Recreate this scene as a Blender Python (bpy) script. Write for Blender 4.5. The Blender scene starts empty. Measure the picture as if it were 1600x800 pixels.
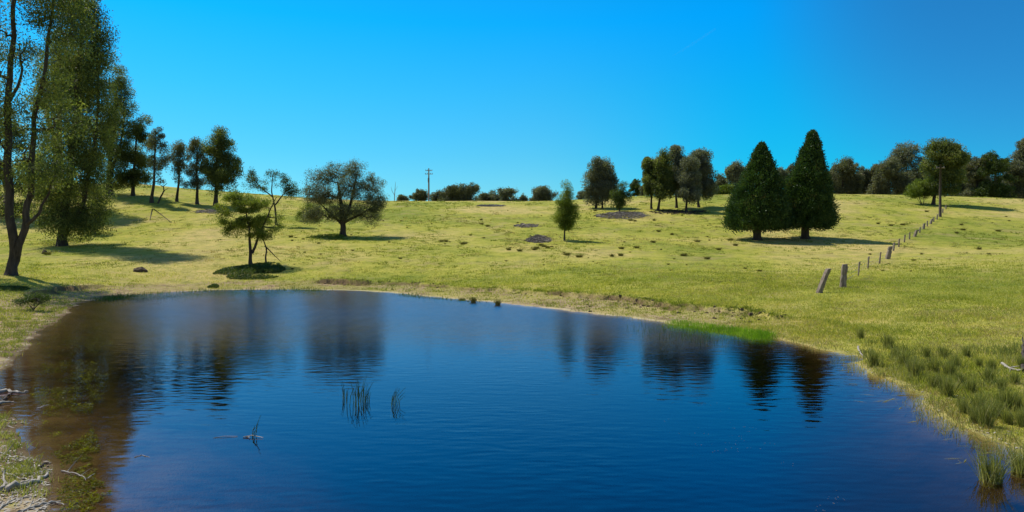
import bpy, math, random
import numpy as np
R = math.radians
random.seed(7); rng = np.random.default_rng(7)
S = bpy.context.scene
COL = S.collection
F, HZ, CH = 1066.0, 385.0, 3.0          # focal length / horizon row of a 1600 px wide frame, eye height over the water

# ------------------------------------------------------------------ helpers
def sstep(a, b, x):
    t = np.clip((x - a) / (b - a), 0, 1); return t * t * (3 - 2 * t)
def _h(i, j, s):
    v = np.sin(i * 127.1 + j * 311.7 + s * 74.7) * 43758.5453; return v - np.floor(v)
def noise2(x, y, s=0):
    x = np.asarray(x, float); y = np.asarray(y, float)
    i = np.floor(x); j = np.floor(y); u = x - i; v = y - j
    u = u * u * (3 - 2 * u); v = v * v * (3 - 2 * v)
    return ((_h(i, j, s) * (1 - u) + _h(i + 1, j, s) * u) * (1 - v) + (_h(i, j + 1, s) * (1 - u) + _h(i + 1, j + 1, s) * u) * v) * 2 - 1
def fbm(x, y, s=0, o=3):
    r = 0; a = 1
    for k in range(o): r = r + a * noise2(x * 2 ** k, y * 2 ** k, s + k * 13); a *= .5
    return r / 1.75
def raw_mesh(name, V, Fc, attrs=None, smooth=False):
    V = np.asarray(V, np.float32).reshape(-1, 3); Fc = np.asarray(Fc, np.int32)
    me = bpy.data.meshes.new(name); k = Fc.shape[1]
    me.vertices.add(len(V)); me.vertices.foreach_set('co', V.ravel())
    me.loops.add(Fc.size); me.loops.foreach_set('vertex_index', Fc.ravel())
    me.polygons.add(len(Fc)); me.polygons.foreach_set('loop_start', np.arange(0, Fc.size, k, dtype=np.int32))
    me.polygons.foreach_set('use_smooth', np.full(len(Fc), bool(smooth)))
    me.update(calc_edges=True)
    for n, a in (attrs or {}).items():
        at = me.attributes.new(n, 'FLOAT', 'POINT'); at.data.foreach_set('value', np.asarray(a, np.float32))
    return me
def link(name, me, mat, parent=None):
    o = bpy.data.objects.new(name, me); COL.objects.link(o)
    if me is not None and mat is not None and not me.materials: me.materials.append(mat)
    if parent is not None: o.parent = parent
    return o
def tag(o, label=None, cat=None, group=None, kind=None):
    if label: o['label'] = label
    if cat: o['category'] = cat
    if group: o['group'] = group
    if kind: o['kind'] = kind
    return o
def empty(name, loc, rz=0):
    o = bpy.data.objects.new(name, None); COL.objects.link(o); o.location = loc; o.rotation_euler = (0, 0, rz); o.empty_display_size = .2
    return o
def dup(root, loc, rz, sc=1):
    r = root.copy(); COL.objects.link(r); r.location = loc; r.rotation_euler = (0, 0, rz); r.scale = (sc, sc, sc)
    for ch in list(root.children):
        c = ch.copy(); COL.objects.link(c); c.parent = r
    return r
class MB:
    def __init__(s): s.V = []; s.Q = []; s.n = 0
    def add(s, V, Q):
        s.V.append(np.asarray(V, float)); s.Q.append(np.asarray(Q, int) + s.n); s.n += len(V)
    def tube(s, P, rad, n=6):
        P = np.asarray(P, float); rad = np.asarray(rad, float) * np.ones(len(P)); m = len(P)
        T = np.gradient(P, axis=0); T /= np.linalg.norm(T, axis=1)[:, None] + 1e-9
        ref = np.array([1, 0, 0.]) if abs(T[0, 0]) < .8 else np.array([0, 1, 0.])
        A = np.cross(T, ref); A /= np.linalg.norm(A, axis=1)[:, None] + 1e-9; B = np.cross(T, A)
        th = np.arange(n) * 2 * math.pi / n
        V = P[:, None] + rad[:, None, None] * (A[:, None] * np.cos(th)[None, :, None] + B[:, None] * np.sin(th)[None, :, None])
        i = np.arange(m - 1)[:, None] * n; j = np.arange(n)[None]; j2 = (j + 1) % n
        Q = np.stack([i + j, i + j2, i + n + j2, i + n + j], -1).reshape(-1, 4)
        V = np.vstack([V.reshape(-1, 3), P[:1], P[-1:]]); c0 = m * n; jj = np.arange(0, n, 1)
        caps = [[c0, (k + 1) % n, k, c0] for k in range(0)]
        s.add(V, Q)
        base = s.n - len(V)
        # end caps as quads (sides must be even)
        if n % 2 == 0:
            cq = [[c0, k, k + 1, (k + 2) % n] for k in range(0, n, 2)] + [[c0 + 1, c0 - n + (k + 2) % n, c0 - n + k + 1, c0 - n + k] for k in range(0, n, 2)]
            s.Q.append(np.array(cq) + base)
    def box(s, c, sx, sy, sz, top=1.0, jit=0, M=None):
        c = np.asarray(c, float); k = []
        for z, t in ((0, 1), (1, top)):
            for x, y in ((-1, -1), (1, -1), (1, 1), (-1, 1)): k.append([x * sx / 2 * t, y * sy / 2 * t, z * sz])
        k = np.array(k) + rng.uniform(-jit, jit, (8, 3))
        if M is not None: k = k @ np.asarray(M).T
        s.add(k + c, [[0, 3, 2, 1], [4, 5, 6, 7], [0, 1, 5, 4], [1, 2, 6, 5], [2, 3, 7, 6], [3, 0, 4, 7]])
    def build(s, name, mat, parent=None, smooth=True):
        return link(name, raw_mesh(name, np.vstack(s.V), np.vstack(s.Q), smooth=smooth), mat, parent)

# ------------------------------------------------------------------ materials
def mat(name):
    m = bpy.data.materials.new(name); m.use_nodes = True; nt = m.node_tree; nt.nodes.clear()
    out = nt.nodes.new('ShaderNodeOutputMaterial')
    def N(t, **k):
        n = nt.nodes.new('ShaderNode' + t)
        for a, b in k.items():
            if a in n.inputs: n.inputs[a].default_value = b
            else: setattr(n, a, b)
        return n
    L = nt.links.new
    return m, out, N, L
def ramp(N, stops, interp='LINEAR'):
    r = N('ValToRGB'); cr = r.color_ramp; cr.interpolation = interp
    while len(cr.elements) < len(stops): cr.elements.new(.5)
    for e, (p, c) in zip(cr.elements, stops): e.position = p; e.color = (*c, 1) if len(c) == 3 else c
    return r
def leaf_mat(name, c1, c2, c3, trans=.3, scale=.5, dry=None):
    m, out, N, L = mat(name)
    g = N('NewGeometry'); tc = N('TexCoord'); nz = N('TexNoise', Scale=scale, Detail=3.0)
    L(tc.outputs['Object'], nz.inputs['Vector'])
    ad = N('Math', operation='ADD'); ml = N('Math', operation='MULTIPLY'); ml.inputs[1].default_value = .55
    L(g.outputs['Random Per Island'], ml.inputs[0]); L(ml.outputs[0], ad.inputs[0])
    sb = N('Math', operation='MULTIPLY_ADD'); sb.inputs[1].default_value = 1.5; sb.inputs[2].default_value = -.53
    L(nz.outputs['Fac'], sb.inputs[0]); L(sb.outputs[0], ad.inputs[1])
    st = [(0.05, c1), (.5, c2), (.95, c3)]
    if dry: st = [(0.05, c1), (.45, c2), (.85, c3), (.97, dry)]
    r = ramp(N, st); L(ad.outputs[0], r.inputs['Fac'])
    p = N('BsdfPrincipled', Roughness=.55); p.inputs['Specular IOR Level'].default_value = .25
    L(r.outputs['Color'], p.inputs['Base Color'])
    t = N('BsdfTranslucent'); gm = N('Mix', data_type='RGBA', blend_type='MULTIPLY'); gm.inputs['Factor'].default_value = 1
    L(r.outputs['Color'], gm.inputs['A']); gm.inputs['B'].default_value = (1.5, 1.6, .6, 1); L(gm.outputs['Result'], t.inputs['Color'])
    mx = N('MixShader'); mx.inputs[0].default_value = trans
    L(p.outputs[0], mx.inputs[1]); L(t.outputs[0], mx.inputs[2]); L(mx.outputs[0], out.inputs['Surface'])
    return m
def solid_mat(name, c1, c2, scale=8, rough=.85, bump=.4, stretch=(1, 1, 1), bd=.02):
    m, out, N, L = mat(name)
    tc = N('TexCoord'); mp = N('Mapping'); mp.inputs['Scale'].default_value = stretch
    L(tc.outputs['Object'], mp.inputs[0]); nz = N('TexNoise', Scale=scale, Detail=6.0, Roughness=.65); L(mp.outputs[0], nz.inputs['Vector'])
    r = ramp(N, [(.3, c1), (.7, c2)]); L(nz.outputs['Fac'], r.inputs[0])
    p = N('BsdfPrincipled', Roughness=rough); p.inputs['Specular IOR Level'].default_value = .2
    L(r.outputs[0], p.inputs['Base Color'])
    b = N('Bump', Strength=bump, Distance=bd); L(nz.outputs['Fac'], b.inputs['Height']); L(b.outputs[0], p.inputs['Normal'])
    L(p.outputs[0], out.inputs['Surface']); return m
M = {}
M['gum'] = leaf_mat('gum_leaf', (.030, .048, .016), (.095, .12, .036), (.26, .27, .08), .46, .45, (.17, .11, .035))
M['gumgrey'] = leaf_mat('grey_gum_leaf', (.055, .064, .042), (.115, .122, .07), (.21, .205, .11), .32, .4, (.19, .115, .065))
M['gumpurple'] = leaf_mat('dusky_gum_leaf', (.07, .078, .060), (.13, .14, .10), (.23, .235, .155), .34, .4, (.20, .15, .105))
M['green'] = leaf_mat('bright_leaf', (.05, .08, .012), (.12, .16, .02), (.22, .25, .035), .4, .6)
M['mid'] = leaf_mat('mid_leaf', (.026, .05, .013), (.062, .095, .02), (.13, .16, .035), .33, .6)
M['wattle'] = leaf_mat('wattle_leaf', (.055, .09, .016), (.14, .18, .028), (.26, .28, .05), .46, .7)
M['cypress'] = leaf_mat('cypress_leaf', (.014, .034, .012), (.036, .075, .020), (.085, .14, .036), .2, .9, (.12, .10, .045))
M['thorn'] = leaf_mat('thorn_leaf', (.06, .075, .04), (.12, .135, .075), (.21, .21, .12), .3, .7, (.20, .14, .10))
M['rush'] = leaf_mat('rush_leaf', (.10, .115, .03), (.22, .23, .06), (.36, .33, .13), .4, .8, (.42, .33, .18))
M['reed'] = leaf_mat('reed_leaf', (.04, .08, .03), (.07, .13, .03), (.12, .18, .04), .35, .8)
M['sedge'] = leaf_mat('sedge_leaf', (.10, .20, .014), (.18, .31, .02), (.28, .40, .05), .45, .8)
M['weed'] = leaf_mat('water_weed_leaf', (.06, .07, .008), (.14, .15, .010), (.24, .24, .02), .4, 1.2)
M['blade'] = leaf_mat('grass_blade', (.20, .225, .032), (.35, .35, .06), (.50, .43, .14), .4, .25, (.52, .40, .16))
M['tuftgreen'] = leaf_mat('tuft_green', (.09, .11, .02), (.19, .22, .03), (.33, .34, .06), .4, .3)
M['dry'] = leaf_mat('dry_leaf', (.20, .15, .06), (.38, .31, .13), (.52, .44, .22), .35, .3)
M['bark'] = solid_mat('dark_bark', (.028, .021, .016), (.10, .078, .06), 5, .9, .9, (1, 1, .25), .05)
M['paleb'] = solid_mat('pale_bark', (.12, .10, .085), (.32, .28, .23), 4, .9, .6, (1, 1, .3), .04)
M['timber'] = solid_mat('weathered_timber', (.11, .078, .055), (.36, .29, .22), 9, .9, .9, (2, 2, .2), .02)
M['drift'] = solid_mat('driftwood', (.20, .17, .13), (.50, .45, .38), 10, .85, .6, (1, 1, 1), .01)
M['rock'] = solid_mat('grey_rock', (.09, .085, .08), (.24, .225, .21), 6, .9, .9, (1, 1, 1), .04)
M['soil'] = solid_mat('dark_soil', (.05, .035, .022), (.17, .12, .075), 9, .95, 1, (1, 1, 1), .03)
M['metal'] = solid_mat('wire_metal', (.18, .18, .18), (.3, .3, .3), 20, .5, .1)

# ------------------------------------------------------------------ pond and terrain
def wat(px, py): D = CH * F / (py - HZ); return ((px - 800) / F * D, D)
shore_px = [(0, 582), (40, 545), (72, 512), (98, 492), (112, 478), (160, 465), (250, 457), (330, 453), (400, 452), (500, 452), (600, 456), (700, 466), (800, 475),
            (900, 486), (1000, 498), (1090, 510), (1150, 519), (1215, 530), (1290, 545), (1345, 560), (1372, 588), (1420, 618), (1500, 664), (1560, 690), (1600, 703), (1700, 745)]
poly = [wat(*p) for p in shore_px] + [(8.6, 6.6), (6.5, 4.7), (2, 4.0), (-2.5, 4.2), (-4.4, 5.2)] + [wat(*p) for p in [(95, 805), (75, 745), (42, 690), (20, 650), (0, 622), (-60, 604)]]
poly = np.array(poly)
for _ in range(2):                       # round the corners (Chaikin)
    q = np.roll(poly, -1, 0); poly = np.stack([poly * .75 + q * .25, poly * .25 + q * .75], 1).reshape(-1, 2)
poly[:, 0] += .22 * noise2(poly[:, 0] * 1.1, poly[:, 1] * 1.1, 5); poly[:, 1] += .28 * noise2(poly[:, 0] * 1.1, poly[:, 1] * 1.1, 9)
def shore_noise(x, y): return .16 * noise2(x * 1.1, y * 1.1, 51) + .09 * noise2(x * 2.9, y * 2.9, 52) + .04 * noise2(x * 7, y * 7, 53)
def sdf(x, y):                           # > 0 on land, metres from the waterline
    x = np.asarray(x, float); y = np.asarray(y, float)
    if x.size < 4000:
        a = poly; b = np.roll(poly, -1, 0); e = b - a; X = x.reshape(-1, 1); Y = y.reshape(-1, 1); wx = X - a[:, 0]; wy = Y - a[:, 1]
        t = np.clip((wx * e[:, 0] + wy * e[:, 1]) / ((e ** 2).sum(1) + 1e-12), 0, 1); dd = ((wx - t * e[:, 0]) ** 2 + (wy - t * e[:, 1]) ** 2).min(1)
        ey = np.where(np.abs(e[:, 1]) > 1e-9, e[:, 1], 1e-9); c = ((a[:, 1] > Y) != (b[:, 1] > Y)) & (X < a[:, 0] + (Y - a[:, 1]) * e[:, 0] / ey)
        return shore_noise(x, y) + (np.sqrt(dd) * np.where(c.sum(1) % 2 == 1, -1, 1)).reshape(x.shape)
    d = np.full(x.shape, 1e9); ins = np.zeros(x.shape, bool)
    for a, b in zip(poly, np.roll(poly, -1, 0)):
        e = b - a; wx = x - a[0]; wy = y - a[1]; t = np.clip((wx * e[0] + wy * e[1]) / (e @ e + 1e-12), 0, 1)
        d = np.minimum(d, (wx - t * e[0]) ** 2 + (wy - t * e[1]) ** 2)
        c = (a[1] > y) != (b[1] > y)
        ins ^= c & (x < a[0] + (y - a[1]) * (e[0]) / (e[1] if abs(e[1]) > 1e-9 else 1e-9))
    d = np.sqrt(d); return np.where(ins, -d, d) + shore_noise(x, y)
CRX = [-400, 0, 200, 300, 400, 500, 600, 700, 860, 950, 1000, 1150, 1300, 1450, 1600, 2000]
CRY = [300, 293, 291, 299, 307, 314, 318, 318, 317, 313, 310, 308, 307, 309, 314, 322]
def land(x, y):
    x = np.asarray(x, float); y = np.asarray(y, float)
    px = 800 + F * x / np.maximum(np.abs(y), 70)
    zc = CH + (HZ - np.interp(px, CRX, CRY)) * 140 / F
    ky = np.array([-60, 2, 12, 25, 50]); kz = np.array([1.2, 1.25, .55, .72, 1.2])
    lo = np.interp(y, ky, kz)
    t1 = np.clip((y - 50) / 28, 0, 1); z = lo + (3.85 - 1.2) * (t1 ** 1.25) * (y > 50)
    t2 = np.clip((y - 78) / 62, 0, 1); up = t2 + .16 * np.sin(t2 * math.pi) * t2 - .0 * t2
    z = z + (zc - 3.85) * up
    z = z - sstep(150, 2500, y) * 25 + .3 * sstep(140, 150, y)
    z = z + fbm(x / 16, y / 16, 3) * .16 * sstep(30, 60, y) + fbm(x / 3.5, y / 3.5, 8) * .045
    return z
def lip0(x, y): return 3.6 + 1.1 * fbm(x / 5., y / 5., 21) + .45 * noise2(x * 1.1, y * 1.1, 4) + .22 * noise2(x * 3.1, y * 3.1, 14)
def liparea(x, y):
    az = 800 + F * x / np.maximum(y, 5)
    return sstep(470, 520, az) * (1 - sstep(1190, 1260, az)) * sstep(18, 21, y) * (.55 + .45 * sstep(-.45, .1, noise2(x / 4.2, y / 6., 31))) + sstep(30, 60, az) * (1 - sstep(145, 175, az)) * sstep(31, 34, y) * (1 - sstep(44, 47, y)) * .9
def height(x, y, d=None):
    x = np.asarray(x, float); y = np.asarray(y, float)
    if d is None: d = sdf(x, y)
    hb = land(x, y); zl = .015 + .05 * np.maximum(d, 0) + .02 * fbm(x * 1.5, y * 1.5, 15) * sstep(.2, 1, d)
    zh = hb * (.46 + .58 * sstep(3, 13, d))
    d0 = lip0(x, y); la = liparea(x, y)
    k = la * sstep(d0 - .07, d0 + .08, d) + (1 - la) * sstep(.4, 7, d)
    z = zl + (np.maximum(zh, zl) - zl) * k
    sl = .07 + .16 * sstep(-6, 2, x)
    bed = -np.minimum(1.9, sl * -d + .012 * d * d) + .03 * fbm(x * .9, y * .9, 2) * sstep(0, 1, -d)
    return np.where(d > 0, z, np.minimum(bed, 0.0) - .004)
def hz(x, y): return float(height(np.array([x]), np.array([y]))[0])
def gp(px, py, near=9, far=139, wet=False):         # the spot of ground seen at a pixel of the photograph
    D = np.concatenate([np.arange(near, 60, .1), np.arange(60, far, .2)]); x = (px - 800) / F * D
    z = height(x, D); z = np.maximum(z, 0) if wet else z; ray = CH - (py - HZ) * D / F
    k = np.where(z >= ray)[0]; i = k[0] if len(k) else len(D) - 1
    return float(x[i]), float(D[i]), float(z[i])
def atd(px, D): x = (px - 800) / F * D; return x, D, hz(x, D)

rr = [0.4]
while rr[-1] < 20: rr.append(rr[-1] * 1.017 + .012)
while rr[-1] < 54: rr.append(rr[-1] + .15)
while rr[-1] < 150: rr.append(rr[-1] + .6)
while rr[-1] < 3500: rr.append(rr[-1] * 1.05)
rr = np.array(rr)
th = np.concatenate([np.arange(-42, 42, .14), np.arange(42, 318, 3)]); th = np.radians(th)
RR, TH = np.meshgrid(rr, th, indexing='ij'); GX = RR * np.sin(TH); GY = RR * np.cos(TH)
Dd = sdf(GX.ravel(), GY.ravel()); GZ = height(GX.ravel(), GY.ravel(), Dd)
gx, gy = GX.ravel(), GY.ravel()
nr, na = len(rr), len(th); i = np.arange(nr - 1)[:, None] * na; j = np.arange(na)[None]; j2 = (j + 1) % na
Q = np.stack([i + j, i + j2, i + na + j2, i + na + j], -1).reshape(-1, 4)
d0 = lip0(gx, gy); la = liparea(gx, gy)
az = 800 + F * gx / np.maximum(gy, 5)
below = (1 - sstep(-.1, .25, Dd - d0)) * sstep(-.6, 0, Dd) * sstep(16, 22, gy) * (1 - sstep(1120, 1300, az))
leftb = (1 - sstep(2.4, 6.5, Dd + 2.2 * fbm(gx / 1.2, gy / 1.2, 50))) * sstep(-1, 0, Dd) * (1 - sstep(170, 330, az))
rightb = (1 - sstep(.1, .7, Dd + .4 * fbm(gx, gy, 50))) * sstep(-1, 0, Dd) * .4
dirt = np.clip(np.maximum(np.maximum(below * (.45 + .55 * sstep(-.35, .35, fbm(gx / 2.2, gy / 2.2, 70))), leftb), rightb), 0, 1)
face = np.clip(la * 1.2, 0, 1) * np.exp(-((Dd - d0 + .05) / .22) ** 2) * sstep(-.5, .0, noise2(gx / 1.4, gy / 1.4, 66))
edge = np.exp(-((Dd - .12) / .12) ** 2) * .7 * (1 - sstep(1120, 1200, az)) * (.5 + .5 * sstep(-.4, .3, fbm(gx, gy, 71)))
wet = (1 - sstep(.05, .55, Dd + .5 * fbm(gx * 1.3, gy * 1.3, 91))) * (1 - sstep(180, 330, az)) * .85
me = raw_mesh('ground', np.stack([gx, gy, GZ], 1), Q, {'dirt': dirt, 'face': face, 'edge': edge, 'wet': wet, 'land': Dd}, smooth=True)

m, out, N, L = mat('pasture')
tc = N('TexCoord')
def nz(scale, det=4, rough=.6, src=None, st=None):
    n = N('TexNoise', Scale=scale, Detail=float(det), Roughness=rough)
    if st:
        mp = N('Mapping'); mp.inputs['Scale'].default_value = st; L(tc.outputs['Object'], mp.inputs[0]); L(mp.outputs[0], n.inputs['Vector'])
    else: L(tc.outputs['Object'], n.inputs['Vector'])
    return n
def attr(n): a = N('Attribute', attribute_name=n); return a.outputs['Fac']
def mixc(fac, a, b, blend='MIX'):
    x = N('Mix', data_type='RGBA', blend_type=blend); x.clamp_factor = True
    for s, v in (('Factor', fac), ('A', a), ('B', b)):
        if hasattr(v, 'links'): L(v, x.inputs[s])
        else: x.inputs[s].default_value = v if not isinstance(v, tuple) else (*v, 1)
    return x.outputs['Result']
n1 = nz(.045, 4, .6); n2 = nz(.8, 6, .75); n3 = nz(7., 4, .75)
g1 = ramp(N, [(.38, (.22, .25, .036)), (.5, (.35, .34, .055)), (.62, (.46, .38, .12))]); L(n1.outputs['Fac'], g1.inputs[0])
g2 = ramp(N, [(.33, (.5, .6, .45)), (.5, (1, 1, 1)), (.68, (1.25, 1.12, 1.3))]); L(n2.outputs['Fac'], g2.inputs[0])
g3 = ramp(N, [(.30, (.48, .50, .42)), (.47, (1, 1, 1)), (.70, (1.3, 1.25, 1.3))]); L(n3.outputs['Fac'], g3.inputs[0])
c = mixc(1., g1.outputs[0], g2.outputs[0], 'MULTIPLY'); c = mixc(.85, c, g3.outputs[0], 'MULTIPLY')
n5 = nz(.22, 7, .78); pr = ramp(N, [(.52, (0, 0, 0)), (.68, (.8, .8, .8))]); L(n5.outputs['Fac'], pr.inputs[0])
c = mixc(pr.outputs[0], c, (.36, .28, .12))
n6 = nz(2.3, 6, .8); p6 = ramp(N, [(.60, (0, 0, 0)), (.72, (.8, .8, .8))]); L(n6.outputs['Fac'], p6.inputs[0]); c = mixc(p6.outputs[0], c, (.17, .13, .06))
nd = nz(1.7, 6, .75); dr = ramp(N, [(.3, (.10, .07, .035)), (.43, (.24, .17, .09)), (.54, (.42, .31, .18)), (.62, (.30, .28, .06)), (.72, (.22, .24, .04))]); L(nd.outputs['Fac'], dr.inputs[0])
c = mixc(attr('dirt'), c, dr.outputs[0])
c = mixc(attr('edge'), c, (.62, .52, .34))
c = mixc(attr('wet'), c, (.105, .068, .032))
c = mixc(attr('face'), c, (.15, .10, .055))
bedm = N('MapRange'); L(attr('land'), bedm.inputs['Value'])
for k, v in (('From Min', -.05), ('From Max', -.35), ('To Min', 0.), ('To Max', 1.)): bedm.inputs[k].default_value = v
nb = nz(1.1, 5, .7); br = ramp(N, [(.35, (.055, .030, .010)), (.6, (.14, .085, .028))]); L(nb.outputs['Fac'], br.inputs[0])
c = mixc(bedm.outputs[0], c, br.outputs[0])
p = N('BsdfPrincipled', Roughness=.95); p.inputs['Specular IOR Level'].default_value = .05
L(c, p.inputs['Base Color'])
hb = N('Math', operation='ADD'); n4 = nz(22., 3, .7); L(n3.outputs['Fac'], hb.inputs[0]); L(n4.outputs['Fac'], hb.inputs[1])
b = N('Bump', Strength=.7, Distance=.10); L(hb.outputs[0], b.inputs['Height']); L(b.outputs[0], p.inputs['Normal'])
L(p.outputs[0], out.inputs['Surface'])
tag(link('ground', me, m), kind='structure')

# water: a closed body, its sides and floor inside the soil
x0, x1, y0, y1 = poly[:, 0].min() - 1.5, poly[:, 0].max() + 1.5, poly[:, 1].min() - 1.2, poly[:, 1].max() + 1.5
wb = MB(); wb.add([[x0, y0, -3], [x1, y0, -3], [x1, y1, -3], [x0, y1, -3], [x0, y0, 0], [x1, y0, 0], [x1, y1, 0], [x0, y1, 0]],
                  [[0, 3, 2, 1], [4, 5, 6, 7], [0, 1, 5, 4], [1, 2, 6, 5], [2, 3, 7, 6], [3, 0, 4, 7]])
m, out, N, L = mat('pond_water')
tc = N('TexCoord')
def wv(scale, st, rz, det=3):
    mp = N('Mapping'); mp.inputs['Scale'].default_value = st; mp.inputs['Rotation'].default_value = (0, 0, rz); L(tc.outputs['Object'], mp.inputs[0])
    n = N('TexNoise', Scale=scale, Detail=float(det), Roughness=.55); L(mp.outputs[0], n.inputs['Vector']); return n.outputs['Fac']
a1 = wv(4.2, (.4, 1, 1), R(10), 1); a2 = wv(7., (.5, 1, 1), R(-14), 0); a3 = wv(.16, (1, 1, 1), 0, 2)
amp = N('MapRange'); L(a3, amp.inputs['Value'])
for k, v in (('From Min', .38), ('From Max', .62), ('To Min', .35), ('To Max', 1.0)): amp.inputs[k].default_value = v
s1 = N('Math', operation='MULTIPLY_ADD'); L(a2, s1.inputs[0]); s1.inputs[1].default_value = .3; L(a1, s1.inputs[2])
s2 = N('Math', operation='MULTIPLY'); L(s1.outputs[0], s2.inputs[0]); L(amp.outputs[0], s2.inputs[1])
b = N('Bump', Strength=1., Distance=.008); L(s2.outputs[0], b.inputs['Height'])
fr = N('Fresnel', IOR=1.5); L(b.outputs[0], fr.inputs['Normal'])
sp_ = N('SeparateXYZ'); L(tc.outputs['Object'], sp_.inputs[0]); ro = N('MapRange', interpolation_type='SMOOTHSTEP'); L(sp_.outputs['Y'], ro.inputs['Value'])
for k, v in (('From Min', 10.), ('From Max', 32.), ('To Min', .06), ('To Max', .27)): ro.inputs[k].default_value = v
gl = N('BsdfGlossy'); gl.distribution = 'BECKMANN'; L(ro.outputs[0], gl.inputs['Roughness']); gl.inputs['Color'].default_value = (1., .80, 1, 1); L(b.outputs[0], gl.inputs['Normal'])
tr = N('BsdfTransparent'); mx = N('MixShader')
L(fr.outputs[0], mx.inputs[0]); L(tr.outputs[0], mx.inputs[1]); L(gl.outputs[0], mx.inputs[2]); L(mx.outputs[0], out.inputs['Surface'])
va = N('VolumeAbsorption', Density=1.9); va.inputs['Color'].default_value = (.34, .33, .24, 1); L(va.outputs[0], out.inputs['Volume'])
tag(wb.build('water', m, smooth=False), kind='structure')

# ------------------------------------------------------------------ plants
def leaves(C, size, asp, droop=0., up=0.):
    """one diamond-shaped blade per centre"""
    n = len(C); ax = rng.normal(size=(n, 3)); ax[:, 2] += up - droop; ax /= np.linalg.norm(ax, axis=1)[:, None]
    r = rng.normal(size=(n, 3)); sd = np.cross(ax, r); sd /= np.linalg.norm(sd, axis=1)[:, None] + 1e-9
    s = size * rng.uniform(.6, 1.35, n)[:, None]
    a = ax * s; w = sd * s * asp
    V = np.stack([C - a * .5, C + w * .5 - a * .05, C + a * .5, C - w * .5 - a * .05], 1).reshape(-1, 3)
    return V, np.arange(4 * n).reshape(-1, 4)
def blades(P, h, w, lean=.3, rnd=.3):
    n = len(P); th = rng.uniform(0, 2 * math.pi, n); hh = h * rng.uniform(1 - rnd, 1 + rnd, n)
    dx = np.stack([np.cos(th), np.sin(th), np.zeros(n)], 1)
    ln = np.abs(rng.normal(0, lean, n))[:, None]; t2 = rng.uniform(0, 2 * math.pi, n)
    tip = P + np.stack([np.cos(t2), np.sin(t2), np.zeros(n)], 1) * ln * hh[:, None] + np.array([0, 0, 1]) * hh[:, None]
    mid = P + (tip - P) * .55 + np.array([0, 0, 1]) * hh[:, None] * .08
    W = dx * np.asarray(w).reshape(-1, 1) * .5
    V = np.stack([P - W, P + W, mid + W * .8, tip, tip, mid - W * .8], 1)
    V = V[:, [0, 1, 2, 3, 5]]
    V = V.reshape(-1, 3); k = np.arange(n)[:, None] * 5
    Fc = np.concatenate([k + np.array([[0, 1, 2, 4]]), k + np.array([[4, 2, 3, 3]])]) if False else (k + np.array([[0, 1, 2, 3, 4]]))
    return V, Fc

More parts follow.
